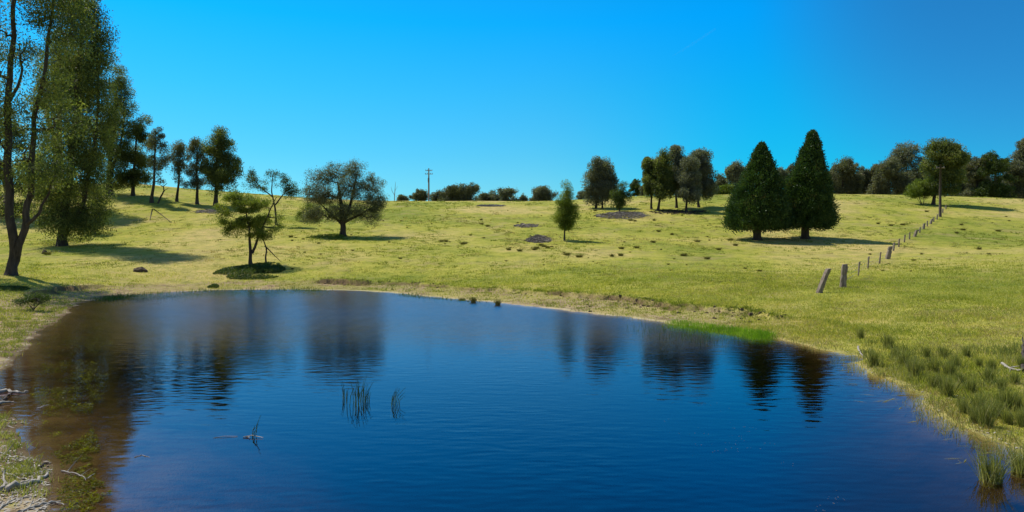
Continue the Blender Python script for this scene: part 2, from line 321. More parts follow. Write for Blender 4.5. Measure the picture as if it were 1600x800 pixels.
def tree(name, label, base, lobes, stems, leaf='gum', n=16000, size=.17, asp=.4, droop=.6, bark='bark', r0=None, cl=.55, cat='tree',
         group=None, off=1.0, twig=1.0, squash=.85, fill=.4, crown_name='crown', wl=True, clumps=1.0):
    """base: world point. lobes: (px, py, rx, ry[, weight]) of the photograph, taken to the tree's own distance; stems: polylines of pixels"""
    bx, by, bz = base; k = by / F
    P = lambda px, py, dy=0.: np.array([(px - 800) * k - bx, dy, CH - (py - HZ) * k - bz])
    root = empty(name, base); tag(root, label, cat, group)
    H = max(-(l[1] - l[3] - HZ) * k + CH - bz for l in lobes)
    r0 = r0 or H * .022
    tb = MB(); nodes = []; nrad = []
    for si, st in enumerate(stems):
        rs = st[0]; pts = np.array([P(*q) for q in st[1:]])
        pts[0][2] = min(pts[0][2], -.15) if si == 0 else pts[0][2]
        # resample smoothly
        t = np.linspace(0, len(pts) - 1, max(6, len(pts) * 4)); pp = np.stack([np.interp(t, np.arange(len(pts)), pts[:, c]) for c in range(3)], 1)
        w = H * .006; pp[1:-1] += rng.normal(0, w, (len(pp) - 2, 3)) * np.array([1, 1, .2])
        pp[1:-1] = (pp[:-2] + pp[1:-1] * 2 + pp[2:]) / 4
        rad = rs * r0 * np.linspace(1, .22, len(pp)) ** .9
        if si == 0: rad[0] *= 1.5; rad[1] *= 1.12
        tb.tube(pp, rad, 10)
        lo = len(pp) // 4
        nodes += list(pp[lo:]); nrad += list(rad[lo:])
    cents = []; wts = []
    for l in lobes:
        cx, cy, rx, ry = l[:4]; wt = l[4] if len(l) > 4 else 1.
        c = P(cx, cy, rng.uniform(-.5, .5) * rx * k * off); a = rx * k * 1.12; h = ry * k * 1.15
        nd = np.array(nodes); dist = np.linalg.norm(nd - c, axis=1) + 1.2 * np.maximum(0, nd[:, 2] - c[2] + .25 * h)
        i = int(np.argmin(dist)); s0 = nd[i]; rb = min(nrad[i] * .75, r0 * .5)
        e = c + np.array([0, 0, h * .15]); mid = (s0 + e) / 2 + rng.normal(0, .06 * H * .3, 3) + np.array([0, 0, -.04 * H])
        t = np.linspace(0, 1, 8)[:, None]; lp = s0 * (1 - t) ** 2 + 2 * mid * t * (1 - t) + e * t ** 2
        lp[1:-1] += rng.normal(0, H * .004, (6, 3))
        lr = np.linspace(rb, max(.012 * twig, rb * .25), 8); tb.tube(lp, lr, 6)
        sn = list(lp[2:]); sr = list(lr[2:])
        nc = max(4, int(13 * clumps * wt * (a * a * h) ** (1 / 1.5) / (cl * cl * 1.6) * .75)); nc = min(nc, 150)
        u = rng.normal(size=(nc, 3)); u /= np.linalg.norm(u, axis=1)[:, None]
        rad = rng.uniform(fill, 1., nc) ** .7
        cc = c + u * rad[:, None] * np.array([a, a * .95, h])
        cents.append(cc); wts.append(np.full(nc, 1.) * rng.uniform(.1, 1.6, nc) ** 1.3)
        sn = np.array(sn)
        for q in cc:
            i2 = int(np.argmin(np.linalg.norm(sn - q, axis=1))); s1 = sn[i2]; m2 = (s1 + q) / 2 + rng.normal(0, .12 * a, 3) * .5
            tb.tube(np.array([s1, m2, q]), [max(.010, sr[i2] * .45) * twig, .012 * twig + .004, .006 * twig], 4)
        nodes += list(lp[2:]); nrad += list(lr[2:])
    tb.build('trunk', M[bark], root)
    cc = np.vstack(cents); ww = np.concatenate(wts); ww /= ww.sum()
    idx = rng.choice(len(cc), n, p=ww); scl = rng.uniform(.7, 1.5, len(cc))[idx][:, None] * cl * 1.15
    g = rng.normal(size=(n, 3)); g /= np.linalg.norm(g, axis=1)[:, None]; g *= rng.uniform(0, 1, (n, 1)) ** .45
    C = cc[idx] + g * scl * np.array([1, 1, squash])
    if droop > .3: C[:, 2] -= np.abs(rng.normal(0, .25, n)) * scl[:, 0] * droop
    C[:, 2] = np.maximum(C[:, 2], .1)
    V, Q = leaves(C, size, asp, droop)
    link(crown_name, raw_mesh(crown_name, V, Q), M[leaf], root)
    return root

EUC = 'tree'
gA = gp(17, 430)
tree('gum_tree', 'tall forked dark-trunked gum tree on the left bank, the nearest tree in the photo', gA,
     [(8, 50, 26, 40, .6), (45, 90, 26, 30, .7), (88, 15, 36, 36), (60, -50, 60, 50), (10, -60, 50, 50), (22, 170, 30, 34, .8), (80, 125, 26, 26, .8), (92, 190, 32, 34, .9), (40, 235, 26, 30, .7), (80, 265, 30, 30, .8),
      (-25, 110, 40, 60, .8), (-30, 240, 40, 60, .8), (115, 60, 26, 34), (60, 180, 20, 25, .6), (8, 310, 20, 26, .5)],
     [(1, (17, 434), (24, 385), (17, 300), (12, 200), (17, 100), (22, 0), (28, -90)), (.78, (20, 418), (36, 365), (48, 305), (52, 230), (64, 150), (78, 60), (90, -40)),
      (.4, (43, 355), (62, 335), (76, 305), (84, 270)), (.35, (15, 250), (4, 225), (-6, 180)), (.35, (14, 170), (36, 110), (42, 60))],
     'gum', 48000, .18, .34, .9, r0=.33, cl=.85, fill=.3)
gB = gp(97, 384)
tree('gum_tree', 'very tall dense drooping tree with foliage to the ground, behind the forked gum', gB,
     [(128, 0, 34, 48), (135, 70, 34, 48), (152, 60, 20, 34), (158, 130, 24, 44), (118, 130, 34, 44), (150, 190, 30, 44), (105, 200, 36, 44), (140, 250, 28, 36), (95, 260, 34, 36), (120, 305, 36, 34), (82, 320, 28, 36),
      (108, 348, 34, 22), (120, -60, 34, 44), (95, 90, 26, 34, .6), (148, 345, 16, 22)],
     [(1, (97, 386), (104, 320), (112, 240), (122, 140), (128, 40), (126, -80)), (.6, (98, 370), (130, 320), (148, 240), (152, 140), (150, 80))],
     'gum', 125000, .21, .36, 1.0, r0=.42, cl=.95, fill=.3, clumps=1.2)
tree('shrub', 'soft light green shrub at the right foot of the very tall dense tree', gp(148, 366), [(146, 335, 18, 22), (152, 318, 10, 14), (138, 350, 16, 12)],
     [(1, (148, 366), (148, 330))], 'green', 9000, .13, .3, 0, cat='shrub', cl=.4)
tree('gum_tree', 'broad layered gum tree just right of the tallest tree, on the left hill crest', gp(172, 306),
     [(182, 122, 13, 16), (190, 138, 14, 14), (196, 165, 14, 14), (180, 165, 14, 18), (202, 195, 10, 12), (180, 205, 20, 18), (170, 240, 20, 20), (192, 235, 14, 14), (185, 265, 20, 14), (165, 190, 18, 28), (168, 280, 18, 12)],
     [(1, (172, 308), (172, 250), (178, 190), (184, 125)), (.5, (173, 270), (190, 220), (196, 165))], 'gum', 46000, .24, .36, .8, cl=.95, clumps=.9)
tree('gum_tree', 'ragged gum tree with a hanging crown, left of the row of slim trunks', gp(208, 306),
     [(222, 190, 10, 9), (212, 205, 13, 12), (228, 215, 9, 12), (206, 235, 15, 14), (224, 245, 10, 13), (212, 268, 14, 13), (200, 280, 12, 11), (226, 278, 7, 9, .6)],
     [(1, (208, 308), (209, 260), (216, 195))], 'gum', 34000, .24, .36, .8, cl=.8, clumps=.8)
tree('gum_tree', 'slim gum tree with a high sparse crown, leftmost of the row of slim trunks', gp(237, 317),
     [(246, 210, 8, 9), (240, 226, 9, 11), (252, 228, 8, 12, .7), (242, 252, 8, 12, .6), (256, 256, 8, 10, .7), (252, 278, 8, 7, .5)],
     [(1, (237, 319), (241, 270), (243, 205))], 'gumgrey', 9000, .22, .34, .8, cl=.6, twig=1.5, clumps=.7)
tree('gum_tree', 'slim gum tree with a narrow crown, second of the row of slim trunks', gp(276, 315),
     [(284, 230, 8, 8), (275, 236, 8, 10, .8), (287, 250, 7, 11), (278, 262, 8, 10, .8), (284, 280, 7, 7, .5), (266, 245, 6, 12, .6)],
     [(1, (276, 317), (280, 270), (282, 228))], 'gumgrey', 9000, .22, .34, .8, cl=.6, twig=1.5, clumps=.7)
tree('gum_tree', 'slim pale green gum tree touching the left side of the bigger full gum', gp(308, 319),
     [(308, 222, 8, 9), (303, 240, 9, 11), (314, 250, 8, 12), (304, 265, 9, 11), (312, 282, 9, 9), (298, 285, 7, 8, .5)],
     [(1, (308, 321), (308, 270), (308, 220))], 'gumgrey', 13000, .22, .34, .8, cl=.6, twig=1.5, clumps=.8)
tree('gum_tree', 'full-crowned dark gum tree, rightmost and largest of the row on the left crest', gp(337, 321),
     [(341, 211, 10, 10), (332, 228, 13, 12), (350, 230, 13, 13), (338, 250, 16, 14), (360, 252, 12, 13), (328, 268, 13, 13), (348, 272, 18, 13), (368, 268, 9, 10), (340, 290, 15, 8, .7), (362, 288, 9, 7, .6)],
     [(1.2, (337, 323), (338, 270), (340, 210)), (.5, (338, 285), (352, 255), (362, 245))], 'gum', 42000, .23, .36, .8, cl=.75, clumps=.9)
# bare leaning stem between the slim trunks
o = empty('dead_tree', gp(246, 318)); tag(o, 'short bare leaning dead stem between the first two slim trunks', 'dead tree')
mb = MB(); mb.tube([[0, 0, -.2], [.5, 0, 1], [1.0, 0, 1.9], [.9, 0, 2.6], [1.5, 0, 3.1]], [.14, .12, .1, .07, .03], 6); mb.tube([[.9, 0, 2.5], [.3, .1, 2.9], [-.3, 0, 3.0]], [.06, .04, .02], 6)
mb.tube([[1.0, 0, 1.9], [1.6, .2, 2.4], [2.1, .1, 2.2]], [.05, .03, .015], 6); mb.build('trunk', M['bark'], o)

gJ = gp(392, 413)
tree('wattle_tree', 'crooked small tree with bright bushy foliage on several stems at the far pond edge', gJ,
     [(366, 308, 20, 9), (350, 334, 12, 10, .8), (384, 322, 18, 10), (406, 318, 14, 8), (378, 348, 22, 10), (408, 346, 16, 9), (412, 364, 15, 9, .7), (440, 338, 9, 6, .6), (432, 352, 9, 9, .6), (352, 352, 11, 9, .6), (396, 366, 14, 7, .6), (345, 322, 10, 9, .6), (362, 360, 12, 9, .5)],
     [(1, (392, 414), (391, 385), (389, 355), (382, 320)), (.75, (394, 396), (404, 372), (414, 345), (424, 325), (432, 308)), (.5, (416, 412), (416, 388), (411, 372), (402, 352)), (.38, (414, 384), (426, 396), (440, 410))],
     'wattle', 34000, .12, .36, .4, r0=.15, cl=.34, clumps=.75, squash=.7)
tree('wattle_tree', 'thin open-crowned tree with dark leaf clumps rising behind the crooked pond-edge tree', gp(432, 352),
     [(390, 272, 8, 6, .8), (402, 282, 12, 6, .7), (426, 274, 8, 7, .8), (446, 278, 9, 6, .7), (458, 298, 9, 11, 1.2), (415, 292, 14, 6, .35), (440, 292, 12, 6, .4), (392, 290, 10, 7, .5)],
     [(1, (432, 353), (430, 325), (424, 300), (426, 276)), (.7, (430, 320), (444, 302), (456, 292)), (.6, (426, 308), (406, 292), (394, 276))], 'mid', 9000, .15, .4, .2, r0=.15, cl=.5, twig=1.4, clumps=.8)
tree('round_tree', 'wide round grey-green tree standing alone in the middle of the pasture', gp(536, 369),
     [(500, 280, 20, 16), (525, 268, 18, 13), (556, 266, 16, 13), (580, 288, 18, 16), (592, 316, 13, 13), (492, 306, 16, 14), (515, 305, 22, 16), (550, 295, 22, 18), (575, 322, 20, 16), (505, 335, 24, 11), (545, 330, 26, 14), (580, 340, 16, 8, .7),
      (478, 290, 7, 12, .5), (488, 340, 14, 9, .9), (545, 258, 8, 8, .5)],
     [(1.15, (536, 371), (536, 345), (533, 315), (528, 285)), (.7, (536, 350), (546, 325), (553, 295), (558, 272)), (.6, (536, 352), (518, 335), (500, 318)), (.55, (537, 348), (562, 335), (580, 325))],
     'thorn', 64000, .13, .42, .1, r0=.32, cl=.5, fill=.35, twig=1.3, clumps=1.3)
tree('shrub', 'small bright green shrub against the left side of the wide round tree', gp(474, 345), [(474, 330, 8, 7), (480, 322, 7, 6), (468, 338, 8, 6)], [(1, (474, 345), (474, 326))],
     'green', 3000, .13, .4, 0, cat='shrub', cl=.35)
tree('young_conifer_tree', 'small upright pointed green tree on a thin bare stem in mid pasture', gp(882, 376),
     [(886, 296, 4, 9), (886, 308, 8, 10), (880, 320, 10, 10), (891, 325, 10, 12), (876, 336, 11, 11), (888, 340, 13, 12), (880, 350, 11, 8), (890, 352, 9, 7)],
     [(.8, (882, 377), (883, 340), (886, 292))], 'wattle', 30000, .13, .35, -.4, r0=.12, cl=.42, fill=.2)
tree('gum_tree', 'rounded dusky gum tree on twin trunks, left of the central tree clump', gp(931, 326),
     [(940, 256, 11, 9), (930, 270, 12, 12), (948, 268, 12, 12), (926, 290, 11, 13), (944, 290, 15, 15), (956, 288, 8, 13), (934, 306, 14, 8, .7), (952, 306, 10, 8, .6)],
     [(1, (931, 328), (932, 295), (936, 262)), (.9, (941, 327), (942, 300), (946, 270))], 'gumpurple', 44000, .24, .38, .7, cl=.75, clumps=1.1)
tree('shrub', 'mid green bushy small tree over the grey branch heap, right of the twin-trunk gum', gp(968, 331),
     [(970, 294, 7, 9), (964, 306, 9, 9), (974, 308, 9, 9), (968, 318, 10, 6, .8)], [(.8, (968, 332), (968, 298))], 'mid', 9000, .18, .4, .3, cat='small tree', cl=.5)
C5 = [('slender gum tree at the left edge of the central tree clump', (1018, 327), [(1016, 256, 8, 8), (1020, 272, 9, 11), (1013, 285, 7, 11, .8), (1022, 298, 9, 9, .7)], 'gum'),
      ('dark green tall gum tree, second from the left in the central tree clump', (1028, 329), [(1040, 243, 7, 8), (1034, 258, 10, 11), (1030, 278, 11, 13), (1042, 282, 10, 14), (1034, 300, 13, 9)], 'gum'),
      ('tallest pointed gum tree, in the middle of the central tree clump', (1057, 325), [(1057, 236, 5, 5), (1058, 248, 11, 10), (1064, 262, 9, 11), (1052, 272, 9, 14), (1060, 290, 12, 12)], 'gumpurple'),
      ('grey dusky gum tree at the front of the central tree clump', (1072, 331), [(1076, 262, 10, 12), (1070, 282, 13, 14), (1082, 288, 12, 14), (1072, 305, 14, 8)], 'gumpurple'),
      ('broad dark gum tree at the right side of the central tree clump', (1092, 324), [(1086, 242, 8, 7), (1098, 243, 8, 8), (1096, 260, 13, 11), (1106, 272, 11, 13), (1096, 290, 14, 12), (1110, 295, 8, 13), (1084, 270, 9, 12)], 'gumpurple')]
for lab, b, lo, mt in C5:
    top = min(lo, key=lambda q: q[1]); tree('gum_tree', lab, gp(*b), lo, [(1, (b[0], b[1] + 1), (b[0] + (top[0] - b[0]) * .3, 300), (top[0], top[1]))], mt, 34000, .24, .38, .7, cl=.72, clumps=1.1, group='gum trees in the central clump')

# two cypresses
def cypress(label, px, py, cx, half, pytop, pyskirt, n, lean=0):
    base = gp(px, py); k = base[1] / F; root = empty('cypress_tree', base); tag(root, label, 'cypress tree', 'pair of pointed cypresses on the right')
    H = (py - pytop) * k; z0 = (py - pyskirt) * k; W = half * k; ox = (cx - px) * k
    tb = MB(); tb.tube([[0, 0, -.3], [0, 0, .35], [0, 0, z0 + .6], [ox * .5, 0, H * .5], [ox, 0, H * .93]], [.75, .44, .38, .25, .04], 12)
    for i in range(90):
        a = rng.uniform(0, 6.283); t = rng.uniform(0, .85); z = z0 + t * (H - z0); r = W * (1 - t) ** .8 * .8
        tb.tube([[ox * t, 0, z - r * .1], [ox * t + math.cos(a) * r * .5, math.sin(a) * r * .5, z + r * .05], [ox * t + math.cos(a) * r, math.sin(a) * r, z + r * .25]], [.08, .05, .02], 4)
    tb.build('trunk', M['bark'], root)
    # upswept sprays: clumps on the flank, each with its own outline
    nc = 1500; t = rng.uniform(0, 1, nc) ** 1.35; a = rng.uniform(0, 2 * math.pi, nc)
    prof = np.interp(t, [0, .04, .12, .3, .5, .7, .85, .95, 1], [.80, .97, 1, .86, .68, .46, .28, .13, .03])
    bul = 1 + .13 * noise2(a * 1.6, t * 7, 3) + .12 * noise2(a * 4, t * 22, 5)
    rr_ = W * prof * bul * np.where(rng.random(nc) < .7, rng.uniform(.80, 1.07, nc), rng.uniform(.45, .9, nc)) + .02
    cc = np.stack([ox * t + rr_ * np.cos(a), rr_ * np.sin(a), z0 + t * (H - z0)], 1); cs = .20 + .34 * prof * rng.uniform(.5, 1.2, nc)
    idx = rng.integers(0, nc, n); g = rng.normal(size=(n, 3)) * .5; C = cc[idx] + g * cs[idx][:, None] * np.array([1, 1, 1.15])
    out_ = np.stack([np.cos(a), np.sin(a), np.full(nc, .9)], 1)[idx]
    ax = out_ + rng.normal(0, .55, (n, 3)); ax /= np.linalg.norm(ax, axis=1)[:, None]
    sd = np.cross(ax, rng.normal(size=(n, 3))); sd /= np.linalg.norm(sd, axis=1)[:, None]; s = .17 * rng.uniform(.6, 1.5, n)[:, None]
    V = np.stack([C - ax * s * .5, C + sd * s * .22, C + ax * s * .6, C - sd * s * .22], 1).reshape(-1, 3)
    link('crown', raw_mesh('crown', V, np.arange(4 * n).reshape(-1, 4)), M['cypress'], root)
cypress('shorter wider dark green cypress, left one of the pointed pair', 1183, 375, 1190, 44, 226, 355, 110000)
cypress('taller dark green cypress, right one of the pointed pair', 1258, 373, 1270, 39, 206, 352, 130000)

# trees beyond the crest, each with its own outline
def far_tree(label, xa, xb, top, D=175, leaf='gumpurple', basepx=None, low=.04, n=None, name='gum_tree', cat='tree', group='gum trees along the skyline', gy_=None, dens=1.):
    cx = (xa + xb) / 2 if basepx is None else basepx; xa -= 3; xb += 3
    base = atd(cx, D) if gy_ is None else gp(cx, gy_)
    k = base[1] / F; bpy_ = HZ - (base[2] - CH) / k; W = xb - xa; Hh = bpy_ - top
    lobes = []; m_ = 3 + max(7, int(W * Hh / 110)); m_ = min(m_, 22)
    lobes.append((xa + W * rng.uniform(.35, .65), top + Hh * .13, W * .2, Hh * .13)); lobes.append((xa + W * rng.uniform(.3, .7), top + Hh * .28, W * .24, Hh * .14))
    for i in range(m_):
        t = rng.uniform(low, .84); wd = W * .62 * math.sin(math.pi * (.44 + .40 * t)) ; r_ = W * rng.uniform(.11, .23)
        px = (xa + xb) / 2 + rng.uniform(-1, 1) * max(0, wd - r_ * .8); lobes.append((px, bpy_ - Hh * t, r_, r_ * rng.uniform(.6, .9), rng.uniform(.7, 1.1)))
    top_ = ((xa + xb) / 2, top + Hh * .2)
    st = [(1, (cx, bpy_ + 1), (cx + (top_[0] - cx) * .3 + rng.uniform(-2, 2), bpy_ - Hh * .4), top_)]
    if W > 30: st.append((.6, (cx, bpy_ - Hh * .2), (cx - W * .15, bpy_ - Hh * .5), (cx - W * .25, bpy_ - Hh * .65)))
    n = n or int(np.clip(W * Hh * 12, 5000, 36000) * dens)
    return tree(name, label, base, lobes, st, leaf, n, .34 * (D / 175) ** .5, .42, .5, bark='paleb' if rng.random() < .4 else 'bark', cl=.026 * W * k + .42, twig=2.2, fill=.25, cat=cat, group=group, clumps=.8)
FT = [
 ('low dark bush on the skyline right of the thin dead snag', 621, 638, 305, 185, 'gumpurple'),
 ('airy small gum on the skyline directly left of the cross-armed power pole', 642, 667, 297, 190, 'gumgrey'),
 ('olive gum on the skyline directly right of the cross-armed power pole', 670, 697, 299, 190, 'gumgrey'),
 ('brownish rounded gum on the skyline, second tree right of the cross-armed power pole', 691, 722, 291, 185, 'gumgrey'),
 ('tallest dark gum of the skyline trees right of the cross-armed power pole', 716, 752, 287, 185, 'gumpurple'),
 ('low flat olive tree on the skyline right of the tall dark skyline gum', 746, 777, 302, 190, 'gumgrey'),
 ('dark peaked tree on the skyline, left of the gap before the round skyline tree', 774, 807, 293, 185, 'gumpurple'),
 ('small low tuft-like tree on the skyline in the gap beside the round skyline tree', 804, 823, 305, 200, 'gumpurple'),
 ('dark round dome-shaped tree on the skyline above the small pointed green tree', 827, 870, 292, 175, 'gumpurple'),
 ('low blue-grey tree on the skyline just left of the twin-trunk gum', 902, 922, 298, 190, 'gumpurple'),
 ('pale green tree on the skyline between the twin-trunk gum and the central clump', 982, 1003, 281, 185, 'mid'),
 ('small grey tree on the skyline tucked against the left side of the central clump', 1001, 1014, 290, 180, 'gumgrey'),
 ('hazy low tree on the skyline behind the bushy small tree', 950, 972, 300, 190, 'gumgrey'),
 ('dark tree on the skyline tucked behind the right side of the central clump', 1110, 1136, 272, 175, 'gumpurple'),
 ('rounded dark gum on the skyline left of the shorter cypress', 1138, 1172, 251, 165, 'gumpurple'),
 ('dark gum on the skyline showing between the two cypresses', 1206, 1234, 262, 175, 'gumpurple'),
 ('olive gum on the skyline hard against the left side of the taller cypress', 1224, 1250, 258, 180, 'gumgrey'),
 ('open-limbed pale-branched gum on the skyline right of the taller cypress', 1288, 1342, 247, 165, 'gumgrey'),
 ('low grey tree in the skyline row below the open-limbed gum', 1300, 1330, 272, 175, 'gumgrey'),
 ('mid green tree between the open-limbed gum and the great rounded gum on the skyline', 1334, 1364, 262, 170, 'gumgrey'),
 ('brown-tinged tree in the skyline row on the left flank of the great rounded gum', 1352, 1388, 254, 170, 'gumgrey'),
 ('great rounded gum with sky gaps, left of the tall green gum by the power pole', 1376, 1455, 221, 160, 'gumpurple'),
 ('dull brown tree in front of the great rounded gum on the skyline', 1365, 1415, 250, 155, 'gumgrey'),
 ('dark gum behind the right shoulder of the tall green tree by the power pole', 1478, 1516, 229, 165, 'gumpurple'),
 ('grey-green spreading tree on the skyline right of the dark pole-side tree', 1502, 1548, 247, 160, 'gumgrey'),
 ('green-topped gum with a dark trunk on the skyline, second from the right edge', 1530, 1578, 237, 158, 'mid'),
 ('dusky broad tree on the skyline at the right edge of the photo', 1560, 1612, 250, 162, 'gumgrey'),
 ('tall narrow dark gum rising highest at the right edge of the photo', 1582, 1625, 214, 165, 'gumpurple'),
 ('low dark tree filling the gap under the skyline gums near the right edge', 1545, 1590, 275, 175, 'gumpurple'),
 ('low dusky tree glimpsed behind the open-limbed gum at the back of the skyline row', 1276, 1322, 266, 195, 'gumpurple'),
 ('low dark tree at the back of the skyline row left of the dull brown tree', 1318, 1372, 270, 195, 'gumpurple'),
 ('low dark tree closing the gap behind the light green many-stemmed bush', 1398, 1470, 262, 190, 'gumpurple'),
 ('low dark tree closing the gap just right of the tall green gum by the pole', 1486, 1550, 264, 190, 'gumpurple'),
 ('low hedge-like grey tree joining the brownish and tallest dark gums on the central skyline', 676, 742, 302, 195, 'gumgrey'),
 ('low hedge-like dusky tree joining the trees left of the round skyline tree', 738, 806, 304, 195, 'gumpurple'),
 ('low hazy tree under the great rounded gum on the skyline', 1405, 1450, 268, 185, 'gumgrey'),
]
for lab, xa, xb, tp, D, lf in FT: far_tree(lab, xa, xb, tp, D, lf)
tree('gum_tree', 'tall green flat-topped gum beside the right power pole', gp(1458, 320),
     [(1468, 228, 14, 8), (1482, 232, 14, 8), (1460, 240, 13, 9), (1478, 248, 20, 11), (1494, 246, 12, 11), (1456, 262, 14, 11, .8), (1474, 272, 16, 13), (1490, 275, 12, 13), (1462, 290, 12, 9, .6), (1484, 296, 12, 8, .6)],
     [(1.2, (1458, 321), (1461, 295), (1466, 262), (1472, 232)), (.6, (1461, 290), (1480, 262), (1490, 240))], 'gum', 48000, .26, .4, .5, cl=.8)
tree('shrub', 'light green many-stemmed bush left of the tall green gum by the pole', gp(1441, 320), [(1432, 296, 11, 8), (1446, 288, 12, 8), (1440, 300, 16, 7), (1452, 296, 9, 8), (1424, 300, 6, 5)],
     [(.8, (1441, 321), (1436, 308), (1430, 296)), (.7, (1443, 320), (1444, 308), (1450, 292)), (.5, (1439, 319), (1433, 310), (1427, 303))], 'green', 14000, .2, .4, .2, cat='bush', cl=.5)
far_tree('bright lime green rounded bush on the crest left of the shorter cypress', 1118, 1152, 292, 141, 'green', name='shrub', cat='bush', group=None, low=.0, n=14000)
far_tree('half-hidden green tree behind the forked gum, low at the left edge of the photo', -40, 62, 165, 92, 'gum', n=30000, group=None)
far_tree('tall half-hidden dark tree filling behind the very tall dense tree', 40, 150, 40, 98, 'gum', n=42000, group=None)
# thin snag on the skyline
o = empty('dead_tree', atd(616, 150)); tag(o, 'thin pale dead snag on the skyline right of the wide round tree', 'dead tree')
mb = MB(); mb.tube([[0, 0, -.3], [.1, 0, 2], [.3, 0, 4.6]], [.1, .08, .02], 6); mb.tube([[.05, 0, 1.6], [-.5, 0, 2.6], [-.7, 0, 3.6]], [.05, .04, .01], 4); mb.tube([[.15, 0, 2.6], [.8, 0, 3.6]], [.04, .01], 4); mb.build('trunk', M['paleb'], o)

# ------------------------------------------------------------------ low growth under trees
def mound(label, cx, cy, rx, ry, mt, n, hgt=.5, size=.1, cat='low shrub', name='low_shrub'):
    a = gp(cx, cy); x2 = gp(cx + rx, cy)[0] - a[0]; yd = abs(gp(cx, cy - ry)[1] - gp(cx, min(cy + ry, cy + ry))[1]) / 2; yd = min(yd, x2 * 1.3)
    u = rng.uniform(0, 1, n) ** .5; t = rng.uniform(0, 6.283, n); u2 = u * (1 + .25 * noise2(t * 1.3, t * 0, 3))
    X = a[0] + x2 * u2 * np.cos(t); Y = a[1] + yd * u2 * np.sin(t); hh = hgt * np.clip(1 - u, 0.08, 1) ** .5 * (.5 + .5 * noise2(X * 1.6, Y * 1.6, 8) ** 2 + .4 * rng.random(n))
    ok_ = fbm(X * .9, Y * .9, 44) > -.12 - .25 * (1 - u); X, Y, hh = X[ok_], Y[ok_], hh[ok_]; n = len(X)
    Z = height(X, Y) + hh * rng.uniform(0.05, 1, n)
    V, Q = leaves(np.stack([X - a[0], Y - a[1], Z - a[2]], 1), size, .4, 0)
    o = link(name, raw_mesh(name, V, Q), M[mt]); o.location = a; return tag(o, label, cat)
mound('dark trailing ground shrub sprawled under the crooked pond-edge tree', 402, 424, 55, 13, 'mid', 20000, .5, .11)
mound('small dark green shrub drooping to the water left of the crooked pond-edge tree', 335, 449, 9, 5, 'mid', 2600, .35, .09)
mound('strip of fresh green tufts in the shade of the wide round tree', 520, 371, 36, 4, 'green', 4500, .5, .12, 'grass tufts', 'grass_tuft')
mound('low straw-coloured scrub below the tall dense tree on the left', 105, 378, 40, 7, 'rush', 6000, .4, .12)
tree('shrub', 'small dark shrub in the shade on the left bank of the pond', gp(52, 486), [(45, 470, 14, 7), (64, 468, 14, 7), (54, 464, 16, 6)], [(1, (52, 488), (54, 474)), (.7, (52, 484), (64, 472)), (.7, (52, 484), (42, 472))],
     'mid', 5000, .06, .35, 0, cat='shrub', cl=.14, r0=.035, twig=.5)
mound('grassy dark hummock at the foot of the forked gum', 20, 452, 34, 16, 'mid', 12000, .22, .07)

# ------------------------------------------------------------------ fence, posts, poles
def squared_post(h, w, lean, name, parent, loc=(0, 0, 0), mt='timber', rz=0.):
    n = 9; V = []; Qs = []
    for i in range(n):
        t = i / (n - 1); s = w * (1 - .12 * t) * (1 + .05 * rng.normal()); z = -.25 + t * (h + .25)
        for (x, y) in ((-.5, -.38), (-.38, -.5), (.38, -.5), (.5, -.38), (.5, .38), (.38, .5), (-.38, .5), (-.5, .38)):
            c_, s_ = math.cos(rz), math.sin(rz); X = x * s + rng.normal(0, .006); Y = y * s + rng.normal(0, .006)
            V.append([X * c_ - Y * s_ + lean[0] * max(z, 0), X * s_ + Y * c_ + lean[1] * max(z, 0), z + (.03 * x if i == n - 1 else 0)])
    for i in range(n - 1):
        for j_ in range(8): Qs.append([i * 8 + j_, i * 8 + (j_ + 1) % 8, i * 8 + 8 + (j_ + 1) % 8, i * 8 + 8 + j_])
    e = (n - 1) * 8; Qs += [[e, e + 1, e + 2, e + 3], [e, e + 3, e + 4, e + 7], [e + 4, e + 5, e + 6, e + 7]]
    o = link(name, raw_mesh(name, np.array(V), np.array(Qs)), M[mt], parent); o.location = loc; return o
a = gp(1279, 458); kk = a[1] / F
o = squared_post(38 * kk, 7.5 * kk, (.40, 0), 'fence_post', None, a, rz=.3); tag(o, 'leaning squared timber post standing by itself at the pond end of the fence', 'fence post')
b0 = gp(1317, 449); fence = empty('wire_fence', b0); tag(fence, 'old post-and-wire fence climbing the right slope from a thick split post', 'fence')
FP = [(1317, 449, 36, 9.5, .08), (1341, 431, 22, 2.3, .1), (1356, 420, 19, 2.2, .08), (1374, 412, 18, 2.2, .12), (1387, 405, 20, 7, .22), (1396, 392, 13, 2.4, .1), (1404, 386, 13, 2.2, .1), (1413, 379, 12, 2.2, .1), (1421, 374, 11, 2, .05),
      (1429, 370, 10, 4.2, .35), (1437, 364, 9, 2, .1), (1443, 358, 9, 3.2, .15), (1449, 354, 9, 1.8, 0), (1454, 350, 8, 3.2, .3), (1459, 347, 8, 1.8, 0), (1464, 343, 8, 1.8, .1), (1473, 333, 7, 1.8, 0), (1478, 327, 7, 1.8, .05)]
tops = []
for i_, (px, py, h, w, ln) in enumerate(FP):
    g_ = gp(px, py); k = g_[1] / F; loc = tuple(np.array(g_) - np.array(b0))
    q = squared_post(h * k, max(w * k * .9, .05), (ln, 0), 'post', fence, loc, rz=rng.uniform(-.3, .3))
    if i_ == 0: q['label'] = 'thick split strainer post'
    if w < 3.1: q['label'] = 'thin post'
    tops.append((np.array(loc), h * k, ln))
